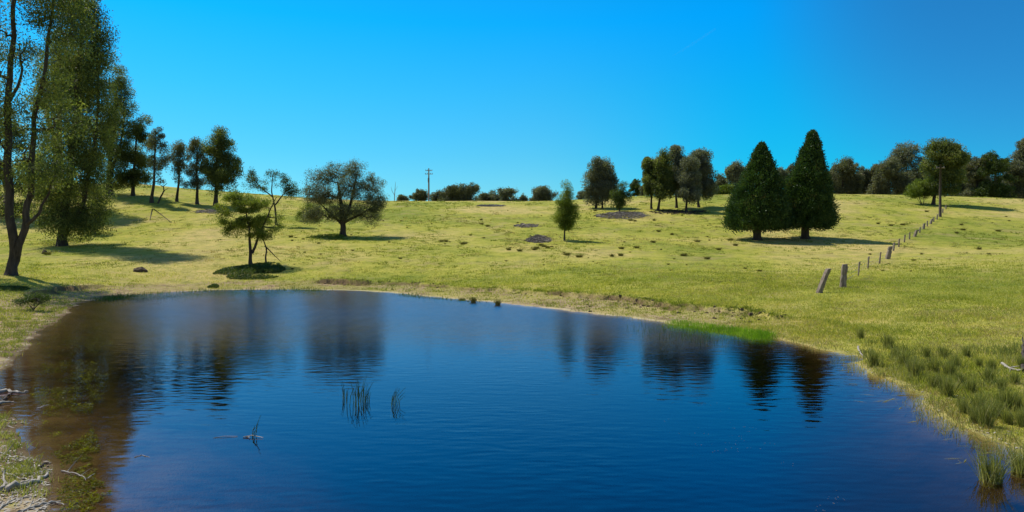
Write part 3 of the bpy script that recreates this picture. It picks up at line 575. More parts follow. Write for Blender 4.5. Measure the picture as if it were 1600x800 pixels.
for fr_ in (.3, .55, .8, .95):
    mb = MB()
    for (l1, h1, n1), (l2, h2, n2) in zip(tops[:-1], tops[1:]):
        hh = min(1.0, h1) * fr_; h2_ = min(1.0, h2) * fr_
        p1 = l1 + np.array([n1 * hh, -.03, hh]); p2 = l2 + np.array([n2 * h2_, -.03, h2_]); t = np.linspace(0, 1, 6)[:, None]
        P_ = p1 * (1 - t) + p2 * t; P_[:, 2] -= .03 * np.sin(t[:, 0] * math.pi); mb.tube(P_, .007, 4)
    mb.build('wire', M['metal'], fence)
# right pole
g_ = gp(1469, 339); pr_ = empty('power_pole', g_); tag(pr_, 'dark timber pole standing beside the top of the wire fence', 'power pole'); Hh = 82 * g_[1] / F
mb = MB(); mb.tube([[0, 0, -.5], [0, 0, Hh * .5], [.05, 0, Hh]], [.19, .16, .12], 12); mb.build('pole', M['bark'], pr_)
mb = MB(); mb.tube([[-.55, 0, Hh - .5], [.65, 0, Hh - .5]], [.07, .07], 6); mb.build('crossarm', M['timber'], pr_)
for x in (-.45, .55):
    mb = MB(); mb.tube([[x, 0, Hh - .44], [x, 0, Hh - .36], [x, 0, Hh - .28], [x, 0, Hh - .22]], [.03, .06, .06, .02], 8); mb.build('insulator', M['rock'], pr_)
# skyline pole
g_ = atd(670, 150); pr_ = empty('power_pole', g_); tag(pr_, 'thin cross-armed power pole alone on the skyline near the centre', 'power pole'); k = 150 / F; Hh = CH - (263 - HZ) * k - g_[2]
mb = MB(); mb.tube([[0, 0, -.5], [0, 0, Hh * .5], [0, 0, Hh]], [.2, .17, .12], 10); mb.build('pole', M['timber'], pr_)
for zz, w in ((Hh - .5, .75), (Hh - 1.25, .85)):
    mb = MB(); mb.tube([[-w, .1, zz], [w, .1, zz]], [.06, .06], 4); ca = mb.build('crossarm', M['timber'], pr_)
    for x in (-w * .9, -w * .4, w * .4, w * .9):
        mb = MB(); mb.tube([[x, .1, zz + .05], [x, .1, zz + .15], [x, .1, zz + .27]], [.04, .07, .03], 6); mb.build('insulator', M['rock'], ca)
mb = MB(); mb.tube([[.0, -.3, Hh - 3.2], [0, -.3, Hh - 2.9], [0, -.3, Hh - 2.2], [0, -.3, Hh - 2.1]], [.15, .2, .2, .12], 8); mb.build('transformer', M['rock'], pr_)

# ------------------------------------------------------------------ rocks, hummocks, timber
def lump(name, label, cx, cy, wpx, hpx, mt, cat, group=None, seed=1, dep=.8):
    a = gp(cx, cy); k = a[1] / F; W = wpx * k / 2; Hh = hpx * k
    u = np.linspace(0, 2 * math.pi, 25)[:-1]; v = np.linspace(0, 1, 10); U, Vv = np.meshgrid(u, v)
    r_ = np.sin(Vv * math.pi / 2); X = np.cos(U) * r_; Y = np.sin(U) * r_; Z = np.cos(Vv * math.pi / 2)
    d = 1 + .22 * noise2(X * 2.2 + seed, Y * 2.2 + Z * 2, seed) + .12 * noise2(X * 6 + seed, Y * 6 + Z * 5, seed + 2)
    P_ = np.stack([X * W * d, Y * W * dep * d, Z * Hh * d - .12 * Hh], -1).reshape(-1, 3)
    i = np.arange(9)[:, None] * 24; j = np.arange(24)[None]; j2 = (j + 1) % 24
    Q = np.stack([i + j, i + 24 + j, i + 24 + j2, i + j2], -1).reshape(-1, 4)
    o = link(name, raw_mesh(name, P_, Q, smooth=True), M[mt]); o.location = a; return tag(o, label, cat, group)
lump('rock', 'dark low rock on the grass above the left end of the pond', 218, 424, 22, 7, 'soil', 'rock', seed=3)
lump('rock', 'small dark lump in the grass right of the forked gum', 70, 397, 9, 7, 'soil', 'rock', seed=5)
def brush_heap(label, cx, cy, wpx, dpy, hgt, n, mt='paleb', name='branch_heap'):
    a = gp(cx, cy); k = a[1] / F; W = wpx * k / 2; mb = MB(); dy = max(abs(gp(cx, cy - dpy)[1] - a[1]), W * .3)
    for i in range(n):
        t = rng.uniform(0, 6.283); u = rng.uniform(0, 1) ** .6; X = a[0] + W * u * math.cos(t); Y = a[1] + dy * u * math.sin(t); z = hz(X, Y) + hgt * (1 - u) * rng.uniform(0, 1) + .03
        th_ = rng.normal(0, .7); l = rng.uniform(.25, 1.1); dxy = np.array([math.cos(th_), math.sin(th_), rng.normal(0, .18)]) * l * .5; c_ = np.array([X - a[0], Y - a[1], z - a[2]])
        mb.tube([c_ - dxy, c_ + rng.normal(0, .05, 3), c_ + dxy], np.array([.05, .045, .02]) * rng.uniform(.4, 1.5), 4)
    o = mb.build(name, M[mt]); o.location = a; return tag(o, label, 'branch heap')
brush_heap('grey heap of dead branches under the bushy small tree', 972, 337, 78, 5, .4, 480, 'paleb')
brush_heap('compact grey mound of dead brush in mid pasture', 842, 376, 34, 4, .65, 420, 'paleb')
brush_heap('thin scatter of dead branches uphill of the compact grey mound', 823, 353, 40, 3, .12, 120, 'paleb')
brush_heap('dead branches along the crest below the skyline trees', 768, 322, 44, 1, .16, 260, 'rock')
brush_heap('litter of twigs in the shade of the full-crowned gum', 332, 331, 50, 3, .12, 160, 'paleb')
brush_heap('litter of fallen bark and sticks under the central tree clump', 1062, 332, 90, 4, .1, 200, 'bark')
o = empty('fallen_branch', gp(238, 340)); tag(o, 'thin forked fallen branch on the left slope below the slim trunks', 'fallen branch')
mb = MB()
for P_ in ([(238, 327), (234, 345)], [(240, 327), (252, 336), (268, 349)]):
    q = [np.array(gp(*p)) - np.array(o.location) + np.array([0, 0, .06]) for p in P_]; mb.tube(q, np.linspace(.07, .03, len(q)), 4)
mb.build('stem', M['bark'], o)

# dark tussocks dotted over the pasture
def tuft_mesh(name, n, h, r, w, lean):
    t = rng.uniform(0, 6.283, n); u = rng.uniform(0, 1, n) ** .6; P_ = np.stack([np.cos(t) * u * r, np.sin(t) * u * r, np.full(n, -.03)], 1)
    V, Fc = blades(P_, h, w, lean, .35); return raw_mesh(name, V, Fc)
M['tuft'] = leaf_mat('tussock_leaf', (.06, .06, .015), (.14, .13, .03), (.24, .21, .07), .25, 2)
tm = [tuft_mesh('grass_tussock', 160, .30, .20, .02, .7) for _ in range(3)]; 
for me_ in tm: me_.materials.append(M['tuft'])
sp = [(690, 378), (697, 378), (723, 382), (726, 381), (795, 391), (812, 393), (835, 391), (838, 389), (850, 386), (856, 388), (846, 384), (886, 399), (956, 401), (970, 400), (971, 389), (995, 388), (1020, 379), (1105, 405), (752, 344), (753, 351), (762, 354), (1141, 376), (1149, 384),
      (1123, 391), (1090, 378), (1068, 400), (985, 345), (992, 346), (1022, 345), (1029, 362), (1050, 367), (75, 398), (930, 330), (905, 402), (1410, 352), (1392, 353), (1372, 350), (1502, 352), (1505, 360), (1495, 365), (1530, 390), (1560, 362), (1448, 331), (455, 371), (560, 365), (462, 372)]
for i_ in range(90): sp.append((random.uniform(430, 1600), random.uniform(335, 425)))
lab = 'small dark grass tussock dotted among many over the open pasture'
for i_, (px, py) in enumerate(sp):
    g_ = gp(px, py)
    if float(sdf(np.array([g_[0]]), np.array([g_[1]]))[0]) < 5: continue
    o = link('grass_tussock', tm[i_ % 3], None); s = (.95 if i_ < 44 else random.uniform(.25, .6)); o.location = g_; o.rotation_euler = (0, 0, random.uniform(0, 6)); o.scale = (s * random.uniform(.9, 1.5), s, s * .85)
    tag(o, lab, 'tussock', 'dark tussocks dotted over the pasture')

# rush clumps along the right shore and in the water
rm = [tuft_mesh('rush_clump', 230, .56, .15, .009, .30) for _ in range(4)]
for me_ in rm: me_.materials.append(M['rush'])
def rush(px, py, s, label=None, zadd=0.):
    if py > 700 or label and 'water' in label: x, y = wat(px, py); z = hz(x, y)
    else: x, y, z = gp(px, py)
    o = link('rush_clump', rm[random.randrange(4)], None); o.location = (x, y, max(z, -.04)); o.rotation_euler = (0, 0, random.uniform(0, 6)); o.scale = (s, s, s * random.uniform(.85, 1.1))
    tag(o, label or 'wispy olive rush clump among many on the right bank', 'rush clump', None if label else 'rush clumps on the right bank'); return o
rush(1365, 575, .75, 'upright rush clump at the waterline beside the curved white stick')
rush(1548, 752, .85, 'rush clump standing alone in the water near the lower right corner')
rush(1594, 738, .7, 'rush clump in the water at the right photo edge')
for px, py in [(1388, 545), (1345, 530), (1420, 580), (1438, 582), (1428, 590), (1456, 606), (1470, 608), (1485, 590), (1492, 575), (1500, 600), (1510, 560), (1518, 615), (1530, 640), (1545, 600), (1556, 655), (1565, 610), (1585, 600), (1590, 640), (1575, 665),
               (1522, 662), (1540, 668), (1598, 668), (1460, 585), (1480, 620), (1505, 640), (1550, 580), (1595, 575), (1505, 648), (1412, 572), (1475, 560), (1530, 575), (1570, 640), (1448, 560), (1400, 560)]:
    rush(px, py, random.uniform(.4, .8))
# reeds out in the water
def reed(px, py, hpx, n, spread, label, lean):
    x, y = wat(px, py); k = y / F; mb = MB()
    for i in range(n):
        ox, oy = rng.normal(0, spread * k), rng.normal(0, spread * k * 1.5); h = hpx * k * rng.uniform(.5, 1.1); l = lean + rng.normal(0, .18)
        mb.tube([[ox, oy, -.25], [ox + l * h * .4, oy, h * .5], [ox + l * h * 1.1, oy, h]], [.006, .006, .002], 4)
    o = mb.build('reed', M['reed']); o.location = (x, y, 0); return tag(o, label, 'reed')
reed(553, 632, 40, 15, 7, 'largest cluster of thin reeds in open water, left of the middle of the pond', .12)
reed(572, 628, 28, 8, 4, 'small cluster of thin reeds just right of the largest reed cluster', .25)
reed(615, 633, 28, 9, 2.5, 'slanting pair-like reed cluster alone, rightmost in the open water', .45)
reed(394, 682, 30, 4, 4, 'few faint green reeds beside floating twigs in the left part of the pond', .5)
reed(541, 622, 26, 4, 3, 'faint short reeds at the left of the largest reed cluster', .0)
mb = MB(); x, y = wat(392, 684); mb.tube([[-.12, 0, .01], [0, .03, .03], [.2, -.02, .01]], [.008, .007, .004], 4); mb.tube([[-.1, .05, .0], [.0, -.04, .02]], [.01, .006], 4); o = mb.build('twig', M['drift']); o.location = (x, y, 0); tag(o, 'short floating brown twigs at the foot of the few faint reeds', 'twig')
mb = MB(); x, y = wat(350, 683); mb.tube([[-.15, -.05, .0], [0, 0, .015], [.2, .03, .005]], [.004, .004, .003], 4); o = mb.build('twig', M['drift']); o.location = (x, y, 0); tag(o, 'single pale twig floating left of the faint reeds', 'twig')
for px, py in ((740, 472), (778, 476), (722, 469)):
    x, y = wat(px, py); o = link('reed_tuft', tm[0], None); o.location = (x, y, -.02); o.scale = (.6, .6, 1.0 if px > 730 else .5); tag(o, {740: 'dark upright tuft in the water at the far shore, left of a similar one', 778: 'dark upright tuft in the water at the far shore, rightmost of three', 722: 'low dark tuft at the far shore, leftmost of three'}[px], 'tuft')

# curved white stick, white fallen branch, driftwood
def stick(label, pts, rad, mt='drift', name='driftwood_stick', z=.04, group=None, cat='stick', forks=0):
    W_ = []
    for q in pts:
        px, py = q[:2]; lift = q[2] if len(q) > 2 else 0
        g_ = gp(px, py, near=6, wet=True) ; g_ = (g_[0], g_[1], max(g_[2], 0) + z + lift); W_.append(g_)
    a = np.array(W_[0]); P_ = np.array(W_) - a; t = np.linspace(0, len(P_) - 1, len(P_) * 4); pp = np.stack([np.interp(t, np.arange(len(P_)), P_[:, c]) for c in range(3)], 1); pp[1:-1] += rng.normal(0, rad * .35, (len(pp) - 2, 3))
    mb = MB(); mb.tube(pp, np.linspace(rad, rad * .35, len(pp)), 6)
    for f_ in range(forks):
        i = rng.integers(2, len(pp) - 2); d_ = (pp[-1] - pp[0]) * .3 * rng.uniform(.4, .9); d_ = d_ + np.array([-d_[1], d_[0], abs(rng.normal(0, .1))]) * rng.choice([-.8, .8]); mb.tube([pp[i], pp[i] + d_ * .5, pp[i] + d_], [rad * .5, rad * .4, rad * .15], 4)
    o = mb.build(name, M[mt]); o.location = a; return tag(o, label, cat, group)
stick('small curved white stick at the right waterline', [(1341, 547, .05), (1344, 554), (1350, 560)], .03)
stick('pale forked fallen branch on the right bank at the photo edge', [(1566, 574, .05), (1580, 580), (1592, 583), (1606, 584)], .035, forks=3, name='fallen_branch', cat='fallen branch')
stick('dark upright snag end beside the pale branch at the right edge', [(1600, 584), (1599, 562, .1), (1598, 548, .3)], .05, 'bark', name='fallen_branch', cat='fallen branch')
ST = [('thick pale branch lowest in the driftwood pile at the lower left', [(-25, 778), (20, 768), (60, 756), (74, 744)], .045, 2), ('long grey branch crossing the driftwood pile at the lower left', [(-20, 768), (25, 762), (45, 757)], .035, 1),
      ('thin white branch along the top of the lower-left driftwood pile', [(5, 742), (30, 752), (58, 757)], .02, 1), ('bent grey branch reaching the water from the driftwood pile', [(20, 745), (50, 745), (75, 738)], .016, 2),
      ('short upright-leaning stub in the lower-left driftwood pile', [(5, 772), (8, 752, .12)], .02, 0), ('pale branch along the bottom edge of the photo', [(30, 806), (58, 793), (95, 785)], .022, 1), ('thin stick reaching to the bottom edge by the water', [(62, 800), (80, 788), (100, 790)], .014, 1),
      ('weathered branch with a blunt pale end lying in the left shallows', [(-20, 616), (15, 612), (30, 616), (44, 615)], .045, 0), ('grey stick just below the blunt-ended branch in the left shallows', [(-20, 640), (5, 632), (22, 631)], .035, 0),
      ('dark short stick joining the two branches in the left shallows', [(0, 632), (12, 620), (20, 614)], .025, 0), ('pale twig flat on the mud above the driftwood pile', [(0, 710), (20, 716), (40, 722)], .014, 1), ('reddish dead branch lying in the shallow brown water', [(60, 736), (68, 730), (80, 726)], .02, 0),
      ('white twiggy sprig floating in the brown shallows', [(96, 738), (118, 742), (135, 750), (148, 742)], .01, 4), ('pale twig floating above the yellow weed bed', [(58, 640), (68, 636), (76, 634)], .012, 0),
      ('thin light stick angled up the bank at the lower left corner', [(-5, 800), (20, 785), (50, 778)], .014, 1), ('pale twig in open water right of the weed bed', [(210, 716), (222, 714), (234, 715)], .006, 0)]
for lab, pts, rd, fk in ST: stick(lab, pts, rd, 'bark' if 'reddish' in lab or 'dark short' in lab else 'drift', forks=fk, z=rd * .6)

# ------------------------------------------------------------------ stuff: grass, sedge, weed, litter
def scatter(n, D0, D1, pw=1.0, a0=-41, a1=41):
    D = D0 * (D1 / D0) ** (rng.uniform(0, 1, n) ** pw); t = np.radians(rng.uniform(a0, a1, n)); return D * np.tan(t), D
X, Y = scatter(1150000, 8, 62, .85); d = sdf(X, Y); keep = d > .12
X, Y, d = X[keep], Y[keep], d[keep]
az = 800 + F * X / Y
bare = liparea(X, Y) * np.exp(-((d - lip0(X, Y)) / .4) ** 2) * .8 + (np.where(az < 330, 1 - sstep(1.5, 6.5, d), 0) * .8) + np.where((az > 400) & (az < 1150), 1 - sstep(-.2, .4, d - lip0(X, Y)), 0) * .72 + (1 - sstep(.2, 1., d)) * .4
dens = .35 + .65 * sstep(-.5, .5, fbm(X / 1.1, Y / 1.1, 90))
keep = rng.random(len(X)) < (1 - sstep(30, 61, Y)) * dens * np.clip(1 - bare, .05, 1); X, Y, d = X[keep], Y[keep], d[keep]
Z = height(X, Y, d); hgt_ = (.035 + .05 * sstep(-.3, .8, fbm(X / 2.3, Y / 2.3, 33)) + .00085 * Y)
V, Fc = blades(np.stack([X, Y, Z - .01], 1), hgt_, .007 + .00055 * Y, .8, .4)
tag(link('short_grass', raw_mesh('short_grass', V, Fc), M['blade']), 'short yellow-green pasture grass covering the banks and slope', 'grass', kind='stuff')
# bright sedge at the right of the far shore
def inwater(pts_px, n, jx, jy):
    i = rng.integers(0, len(pts_px) - 1, n); t = rng.random(n); A = np.array(pts_px, float); p_ = A[i] * (1 - t)[:, None] + A[i + 1] * t[:, None]
    px = p_[:, 0] + rng.normal(0, jx, n); py = p_[:, 1] + rng.normal(0, jy, n); Dw = CH * F / (py - HZ); return (px - 800) / F * Dw, Dw
X, Y = inwater([(1050, 508), (1090, 514), (1140, 520), (1180, 527), (1195, 528)], 6500, 10, 2.2); Z = np.maximum(height(X, Y), -.12)
V, Fc = blades(np.stack([X, Y, Z], 1), .15, .013, .35, .4); tag(link('sedge', raw_mesh('sedge', V, Fc), M['sedge']), 'vivid lime green sedge fringe at the waterline below the leaning post', 'sedge', kind='stuff')
X, Y = inwater([(170, 468), (250, 464), (330, 458), (420, 457), (500, 456)], 9000, 12, 2.4); k_ = sdf(X, Y) < .3; X, Y = X[k_], Y[k_]; Z = np.maximum(height(X, Y), -.15)
V, Fc = blades(np.stack([X, Y, Z], 1), .16, .03, .5, .4); tag(link('water_grass', raw_mesh('water_grass', V, Fc), M['reed']), 'green water grass in the shallows at the far left of the pond', 'water grass', kind='stuff')
X, Y = inwater([(620, 461), (700, 470), (760, 475)], 1800, 8, 1.6); Z = np.maximum(height(X, Y), -.15)
V, Fc = blades(np.stack([X, Y, Z], 1), .13, .025, .5, .4); tag(link('water_grass', raw_mesh('water_grass', V, Fc), M['reed']), 'thin green water grass fringe along the far middle shore', 'water grass', kind='stuff')
X, Y = inwater([(1000, 512), (1060, 520), (1100, 526), (1150, 533)], 500, 14, 5); Z = np.maximum(height(X, Y), -.15)
V, Fc = blades(np.stack([X, Y, Z], 1), .26, .010, .35, .4); tag(link('water_grass', raw_mesh('water_grass', V, Fc), M['reed']), 'sparse water grass stems in front of the lime green sedge', 'water grass', kind='stuff')
# yellow weed bed on the left
def weed(n, pxr, pyr, thr, seed):
    px = rng.uniform(*pxr, n); py = pyr[0] + (pyr[1] - pyr[0]) * rng.random(n); Dw = CH * F / (py - HZ); X = (px - 800) / F * Dw; Y = Dw
    cx = np.interp(py, [470, 540, 600, 690, 720, 800], [150, 110, 105, 105, 120, 130]); wd = np.interp(py, [470, 540, 600, 690, 720, 800], [30, 55, 55, 45, 20, 55])
    f_ = fbm(X * 1.7, Y * 1.2, seed) ; k_ = (f_ > thr) & (np.abs(px - cx) < wd * (1 + .3 * noise2(py / 14., py * 0, 4))) & (sdf(X, Y) < -.1); return X[k_], Y[k_]
X, Y = weed(200000, (20, 220), (480, 830), -.12, 61); k_ = fbm(X * 6, Y * 4, 17) > -.15; X, Y = X[k_], Y[k_]; n_ = len(X); Z = -np.abs(rng.normal(0, .16, n_)) + .004
ax = rng.normal(size=(n_, 3)) * np.array([1, 1, .45]); ax /= np.linalg.norm(ax, axis=1)[:, None]; sd = np.cross(ax, rng.normal(size=(n_, 3))); sd /= np.linalg.norm(sd, axis=1)[:, None]
C_ = np.stack([X, Y, Z], 1); s = (rng.uniform(.010, .034, n_))[:, None]
V = np.stack([C_ - ax * s, C_ + sd * s * .22, C_ + ax * s, C_ - sd * s * .22], 1).reshape(-1, 3)
tag(link('water_weed', raw_mesh('water_weed', V, np.arange(4 * n_).reshape(-1, 4)), M['weed']), 'yellow-green water weed bed in the brown shallows on the left', 'water weed', kind='stuff')
# soil clods along the eroded bank
X, Y = scatter(60000, 22, 52, 1, -18, 26); d = sdf(X, Y); dl = d - lip0(X, Y); k_ = (d > .06) & (dl < .5) & (liparea(X, Y) > .3) & (noise2(X / 2.2, Y / 2.2, 67) > -.1) & (rng.random(len(X)) < np.exp(-(dl / .8) ** 2) * .09 + .006)
X, Y = X[k_], Y[k_]; Z = height(X, Y); mb = MB(); cube = np.array([[-1, -1, -1], [1, -1, -1], [1, 1, -1], [-1, 1, -1], [-.7, -.7, 1], [.7, -.7, 1], [.7, .7, 1], [-.7, .7, 1]], float)
for x, y, z in zip(X, Y, Z):
    s = rng.uniform(.015, .07); q = (cube * (1 + rng.uniform(-.35, .35, (8, 3)))) * np.array([s * 1.3, s, s * .8]); mb.add(q + [x, y, z], [[0, 3, 2, 1], [4, 5, 6, 7], [0, 1, 5, 4], [1, 2, 6, 5], [2, 3, 7, 6], [3, 0, 4, 7]])
tag(mb.build('soil_clods', M['soil'], smooth=False), 'dark soil clods crumbled along the eroded far bank', 'soil', kind='stuff')
# pale litter and pebbles on the left bank, right waterline
def litter(n, pxr, pyr, dmax, label, smin=.012, smax=.05):
    px = rng.uniform(*pxr, n); py = rng.uniform(*pyr, n); Dw = CH * F / (py - HZ); X = (px - 800) / F * Dw; d = sdf(X, Dw); k_ = (d > .02) & (d < dmax * rng.random(n) ** .7); X, Y = X[k_], Dw[k_]; n = len(X)
    C_ = np.stack([X, Y, height(X, Y) + .012], 1); ax = rng.normal(size=(n, 3)) * np.array([1, 1, .15]); ax /= np.linalg.norm(ax, axis=1)[:, None]; sd = np.cross(ax, np.array([0, 0, 1.]) + rng.normal(0, .2, (n, 3)))
    s = rng.uniform(smin, smax, n)[:, None]; V = np.stack([C_ - ax * s, C_ + sd * s * .3, C_ + ax * s, C_ - sd * s * .3], 1).reshape(-1, 3)
    tag(link('dry_litter', raw_mesh('dry_litter', V, np.arange(4 * n).reshape(-1, 4)), M['drift']), label, 'litter', kind='stuff')
litter(5200, (-40, 140), (470, 830), 2.5, 'pale dry litter strewn over the left mud bank')
litter(4000, (1200, 1640), (535, 760), .8, 'pale dry litter along the right waterline')
X, Y = scatter(5200, 8.5, 24, .9, 12, 41); d = sdf(X, Y); k_ = (d < -.04) & (d > -1.3 * rng.random(len(X)) ** 1.6) & (fbm(X * 1.4, Y * 1.4, 12) > -.1); X, Y = X[k_], Y[k_]; n = len(X)
C_ = np.stack([X, Y, np.full(n, .004) + rng.uniform(0, .006, n)], 1); ax = np.stack([np.cos(g0 := rng.normal(.2, .5, n)), np.sin(g0), rng.normal(0, .02, n)], 1); sd = np.cross(ax, np.array([0, 0, 1.])); s = rng.uniform(.05, .18, n)[:, None]
V = np.stack([C_ - ax * s, C_ + sd * s * .05, C_ + ax * s, C_ - sd * s * .05], 1).reshape(-1, 3)
tag(link('floating_grass', raw_mesh('floating_grass', V, np.arange(4 * n).reshape(-1, 4)), M['rush']), 'flat grass strands trailing on the water along the right bank', 'floating grass', kind='stuff')
X, Y = scatter(26000, 8.5, 30, .9, 8, 41); d = sdf(X, Y); k_ = (d < .25) & (d > -.5) & (fbm(X * 1.1, Y * 1.1, 19) > -.15); X, Y = X[k_], Y[k_]; Z = np.maximum(height(X, Y), -.1)
V, Fc = blades(np.stack([X, Y, Z], 1), .16, .009, .5, .5); tag(link('bank_grass', raw_mesh('bank_grass', V, Fc), M['rush']), 'straw and olive grass leaning into the water along the right bank', 'grass', kind='stuff')
def clumps(name, label, n, per, D0, D1, h, w, mt, thr, a0=-41, a1=41, pw=1., extra=None, sp=.09, seed=5, lean=.7):
    X, Y = scatter(n, D0, D1, pw, a0, a1); d = sdf(X, Y); k_ = (d > .06) & (fbm(X / 3.1, Y / 4.5, seed) + .6 * fbm(X / 13, Y / 20, seed + 1) > thr)
    if extra is not None: k_ &= extra(X, Y, d)
    X, Y = np.repeat(X[k_], per), np.repeat(Y[k_], per); g = rng.normal(0, 1, (2, len(X))) * (sp + .0012 * Y); X = X + g[0]; Y = Y + g[1]; Z = height(X, Y) - .01
    hh = np.repeat(rng.uniform(.4, 1.5, k_.sum()), per) * (h + .0006 * Y)
    V, Fc = blades(np.stack([X, Y, Z], 1), hh, w + .0005 * Y, lean, .4); tag(link(name, raw_mesh(name, V, Fc), M[mt]), label, 'grass', kind='stuff')
clumps('tufted_grass', 'olive tufts of longer grass thickening the open slope', 20000, 12, 24, 135, .05, .006, 'tuftgreen', .12, pw=.8)
clumps('dry_grass', 'straw-brown dry grass tufts spread in patches over the slope', 16000, 12, 20, 135, .05, .006, 'dry', .2, pw=.8, seed=35)
clumps('tufted_grass', 'mixed olive and brown tufts on the near right bank', 5200, 12, 9, 26, .05, .004, 'dry', -.02, a0=14, a1=41, pw=.9, seed=61, sp=.06)
clumps('rush_stubble', 'brown-green rush regrowth filling between the clumps of the right bank', 1300, 20, 9, 21, .13, .004, 'rush', .1, a0=27, a1=41, extra=lambda X, Y, d: d < 4.5, seed=71, sp=.08, lean=.4)
clumps('bank_tufts', 'ragged grass tufts hanging on the eroded lip of the far bank', 15000, 12, 22, 52, .08, .008, 'tuftgreen', -.9, a0=-18, a1=26, extra=lambda X, Y, d: np.abs(d - lip0(X, Y) - .12) < .22, seed=81, sp=.07)
clumps('mud_grass', 'brown and olive grass tufts on the left mud bank', 2600, 18, 8, 42, .07, .006, 'rush', .05, a0=-41, a1=-27, extra=lambda X, Y, d: d < 7, seed=91, sp=.06)
# faint floating scum
n_ = 5000; px = rng.uniform(1010, 1420, n_); py = rng.uniform(590, 830, n_); Dw = CH * F / (py - HZ); X = (px - 800) / F * Dw
line = np.abs((py - 600) - (px - 1040) * .85); k_ = (fbm(X * 1.6, Dw * 1.6, 77) > .25) & (line < 60) & (rng.random(n_) < .35); X, Y = X[k_], Dw[k_]; n_ = len(X)
C_ = np.stack([X, Y, np.full(n_, .004)], 1); a_ = rng.uniform(0, 6.28, n_); ax = np.stack([np.cos(a_), np.sin(a_), 0 * a_], 1); sd = np.stack([-np.sin(a_), np.cos(a_), 0 * a_], 1); s = rng.uniform(.004, .012, n_)[:, None]
V = np.stack([C_ - ax * s, C_ + sd * s * .5, C_ + ax * s, C_ - sd * s * .5], 1).reshape(-1, 3)
tag(link('floating_scum', raw_mesh('floating_scum', V, np.arange(4 * n_).reshape(-1, 4)), M['rock']), 'faint grey specks of scum floating on the lower right of the pond', 'scum', kind='stuff')

# faint contrail high on the right
m, out, N, L = mat('vapour'); tr = N('BsdfTransparent'); df = N('BsdfDiffuse'); df.inputs[0].default_value = (.9, .9, .9, 1); mx = N('MixShader'); mx.inputs[0].default_value = .012
L(tr.outputs[0], mx.inputs[1]); L(df.outputs[0], mx.inputs[2]); L(mx.outputs[0], out.inputs['Surface'])
mb = MB(); Dc = 6000.; q = [np.array([(px - 800) / F * Dc, Dc, CH - (py - HZ) * Dc / F]) for px, py in ((1050, 88), (1080, 70), (1118, 45))]
mb.tube([v - q[0] for v in q], [3., 8., 8.], 8); o = mb.build('contrail', m); o.location = q[0]; tag(o, 'faint short aircraft vapour trail in the upper right sky', 'contrail')

# ------------------------------------------------------------------ light, sky, camera
el, azs = R(57), R(-52)                   # sun height; bearing from straight ahead (negative = left)
sd_ = np.array([math.cos(el) * math.sin(azs), math.cos(el) * math.cos(azs), math.sin(el)])
sun = bpy.data.lights.new('sun', 'SUN'); sun.energy = 5.0; sun.angle = R(.53); sun.color = (1, .95, .86)
so = bpy.data.objects.new('sun', sun); COL.objects.link(so)
from mathutils import Vector
so.rotation_euler = Vector(sd_).to_track_quat('Z', 'Y').to_euler(); so.location = (0, 0, 60)
w = bpy.data.worlds.new('World'); S.world = w; w.use_nodes = True; nt = w.node_tree; nt.nodes.clear()
sky = nt.nodes.new('ShaderNodeTexSky'); sky.sky_type = 'NISHITA'; sky.sun_disc = False; sky.sun_elevation = el; sky.sun_rotation = azs
sky.air_density = 1.0; sky.dust_density = .3; sky.ozone_density = 3.0
L = nt.links.new
def WN(t, **k):
    n = nt.nodes.new('ShaderNode' + t)
    for a, b in k.items(): setattr(n, a, b)
    return n
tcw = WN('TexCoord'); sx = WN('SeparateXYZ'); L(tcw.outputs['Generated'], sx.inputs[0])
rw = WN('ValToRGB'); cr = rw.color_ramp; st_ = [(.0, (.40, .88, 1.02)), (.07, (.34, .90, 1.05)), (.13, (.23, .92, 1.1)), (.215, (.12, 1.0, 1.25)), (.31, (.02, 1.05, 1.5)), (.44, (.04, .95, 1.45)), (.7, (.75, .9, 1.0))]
while len(cr.elements) < len(st_): cr.elements.new(.5)
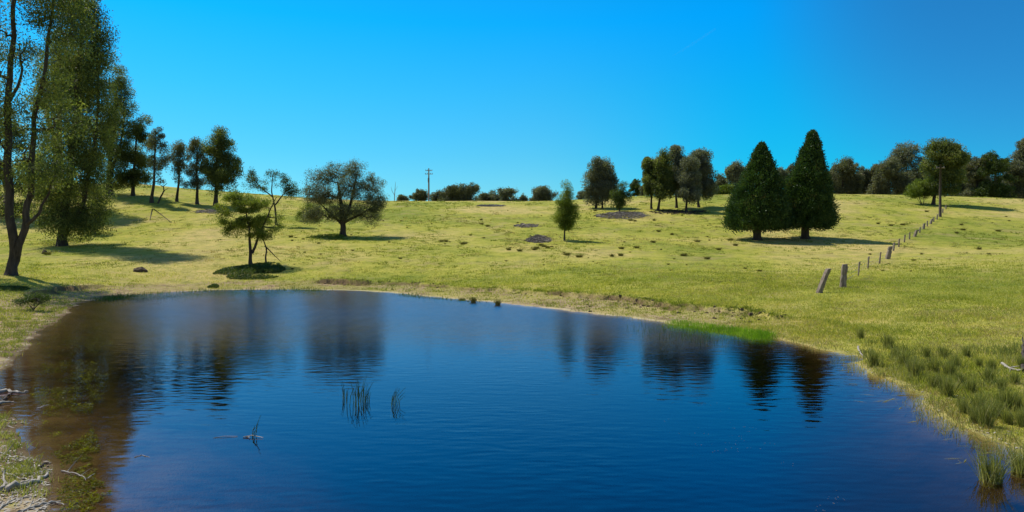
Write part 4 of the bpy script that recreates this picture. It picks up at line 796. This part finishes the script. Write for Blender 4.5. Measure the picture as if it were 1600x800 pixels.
for e, (p_, c_) in zip(cr.elements, st_): e.position = p_; e.color = (*c_, 1)
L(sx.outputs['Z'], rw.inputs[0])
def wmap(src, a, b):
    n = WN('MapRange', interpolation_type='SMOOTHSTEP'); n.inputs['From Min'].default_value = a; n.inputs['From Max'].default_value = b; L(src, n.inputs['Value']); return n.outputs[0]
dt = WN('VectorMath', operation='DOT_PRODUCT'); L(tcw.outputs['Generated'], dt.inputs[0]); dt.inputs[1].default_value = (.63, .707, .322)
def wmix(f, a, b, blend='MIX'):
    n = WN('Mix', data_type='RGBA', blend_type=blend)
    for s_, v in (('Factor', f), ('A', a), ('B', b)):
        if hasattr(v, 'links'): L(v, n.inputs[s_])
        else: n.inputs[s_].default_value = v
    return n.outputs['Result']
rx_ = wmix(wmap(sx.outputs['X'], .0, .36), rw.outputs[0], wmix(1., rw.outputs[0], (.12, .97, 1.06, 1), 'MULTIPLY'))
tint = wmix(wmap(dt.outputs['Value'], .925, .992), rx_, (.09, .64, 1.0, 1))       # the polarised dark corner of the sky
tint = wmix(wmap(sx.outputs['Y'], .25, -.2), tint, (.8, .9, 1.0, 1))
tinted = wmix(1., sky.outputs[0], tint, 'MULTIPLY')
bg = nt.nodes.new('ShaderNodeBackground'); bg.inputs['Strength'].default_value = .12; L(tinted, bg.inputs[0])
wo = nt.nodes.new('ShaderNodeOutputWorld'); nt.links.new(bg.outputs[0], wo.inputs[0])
cam = bpy.data.cameras.new('camera'); co = bpy.data.objects.new('camera', cam); COL.objects.link(co); S.camera = co
co.location = (0, 0, CH); co.rotation_euler = (R(90), 0, 0); cam.sensor_width = 36; cam.lens = 36 * F / 1600; cam.shift_y = -(400 - HZ) / 1600; cam.clip_end = 20000; cam.clip_start = .05
S.render.engine = 'CYCLES'; S.render.resolution_x = 1024; S.render.resolution_y = 512
S.cycles.max_bounces = 8; S.cycles.transparent_max_bounces = 16
S.view_settings.view_transform = 'Standard'; S.view_settings.look = 'None'; S.view_settings.exposure = 0; S.view_settings.gamma = 1
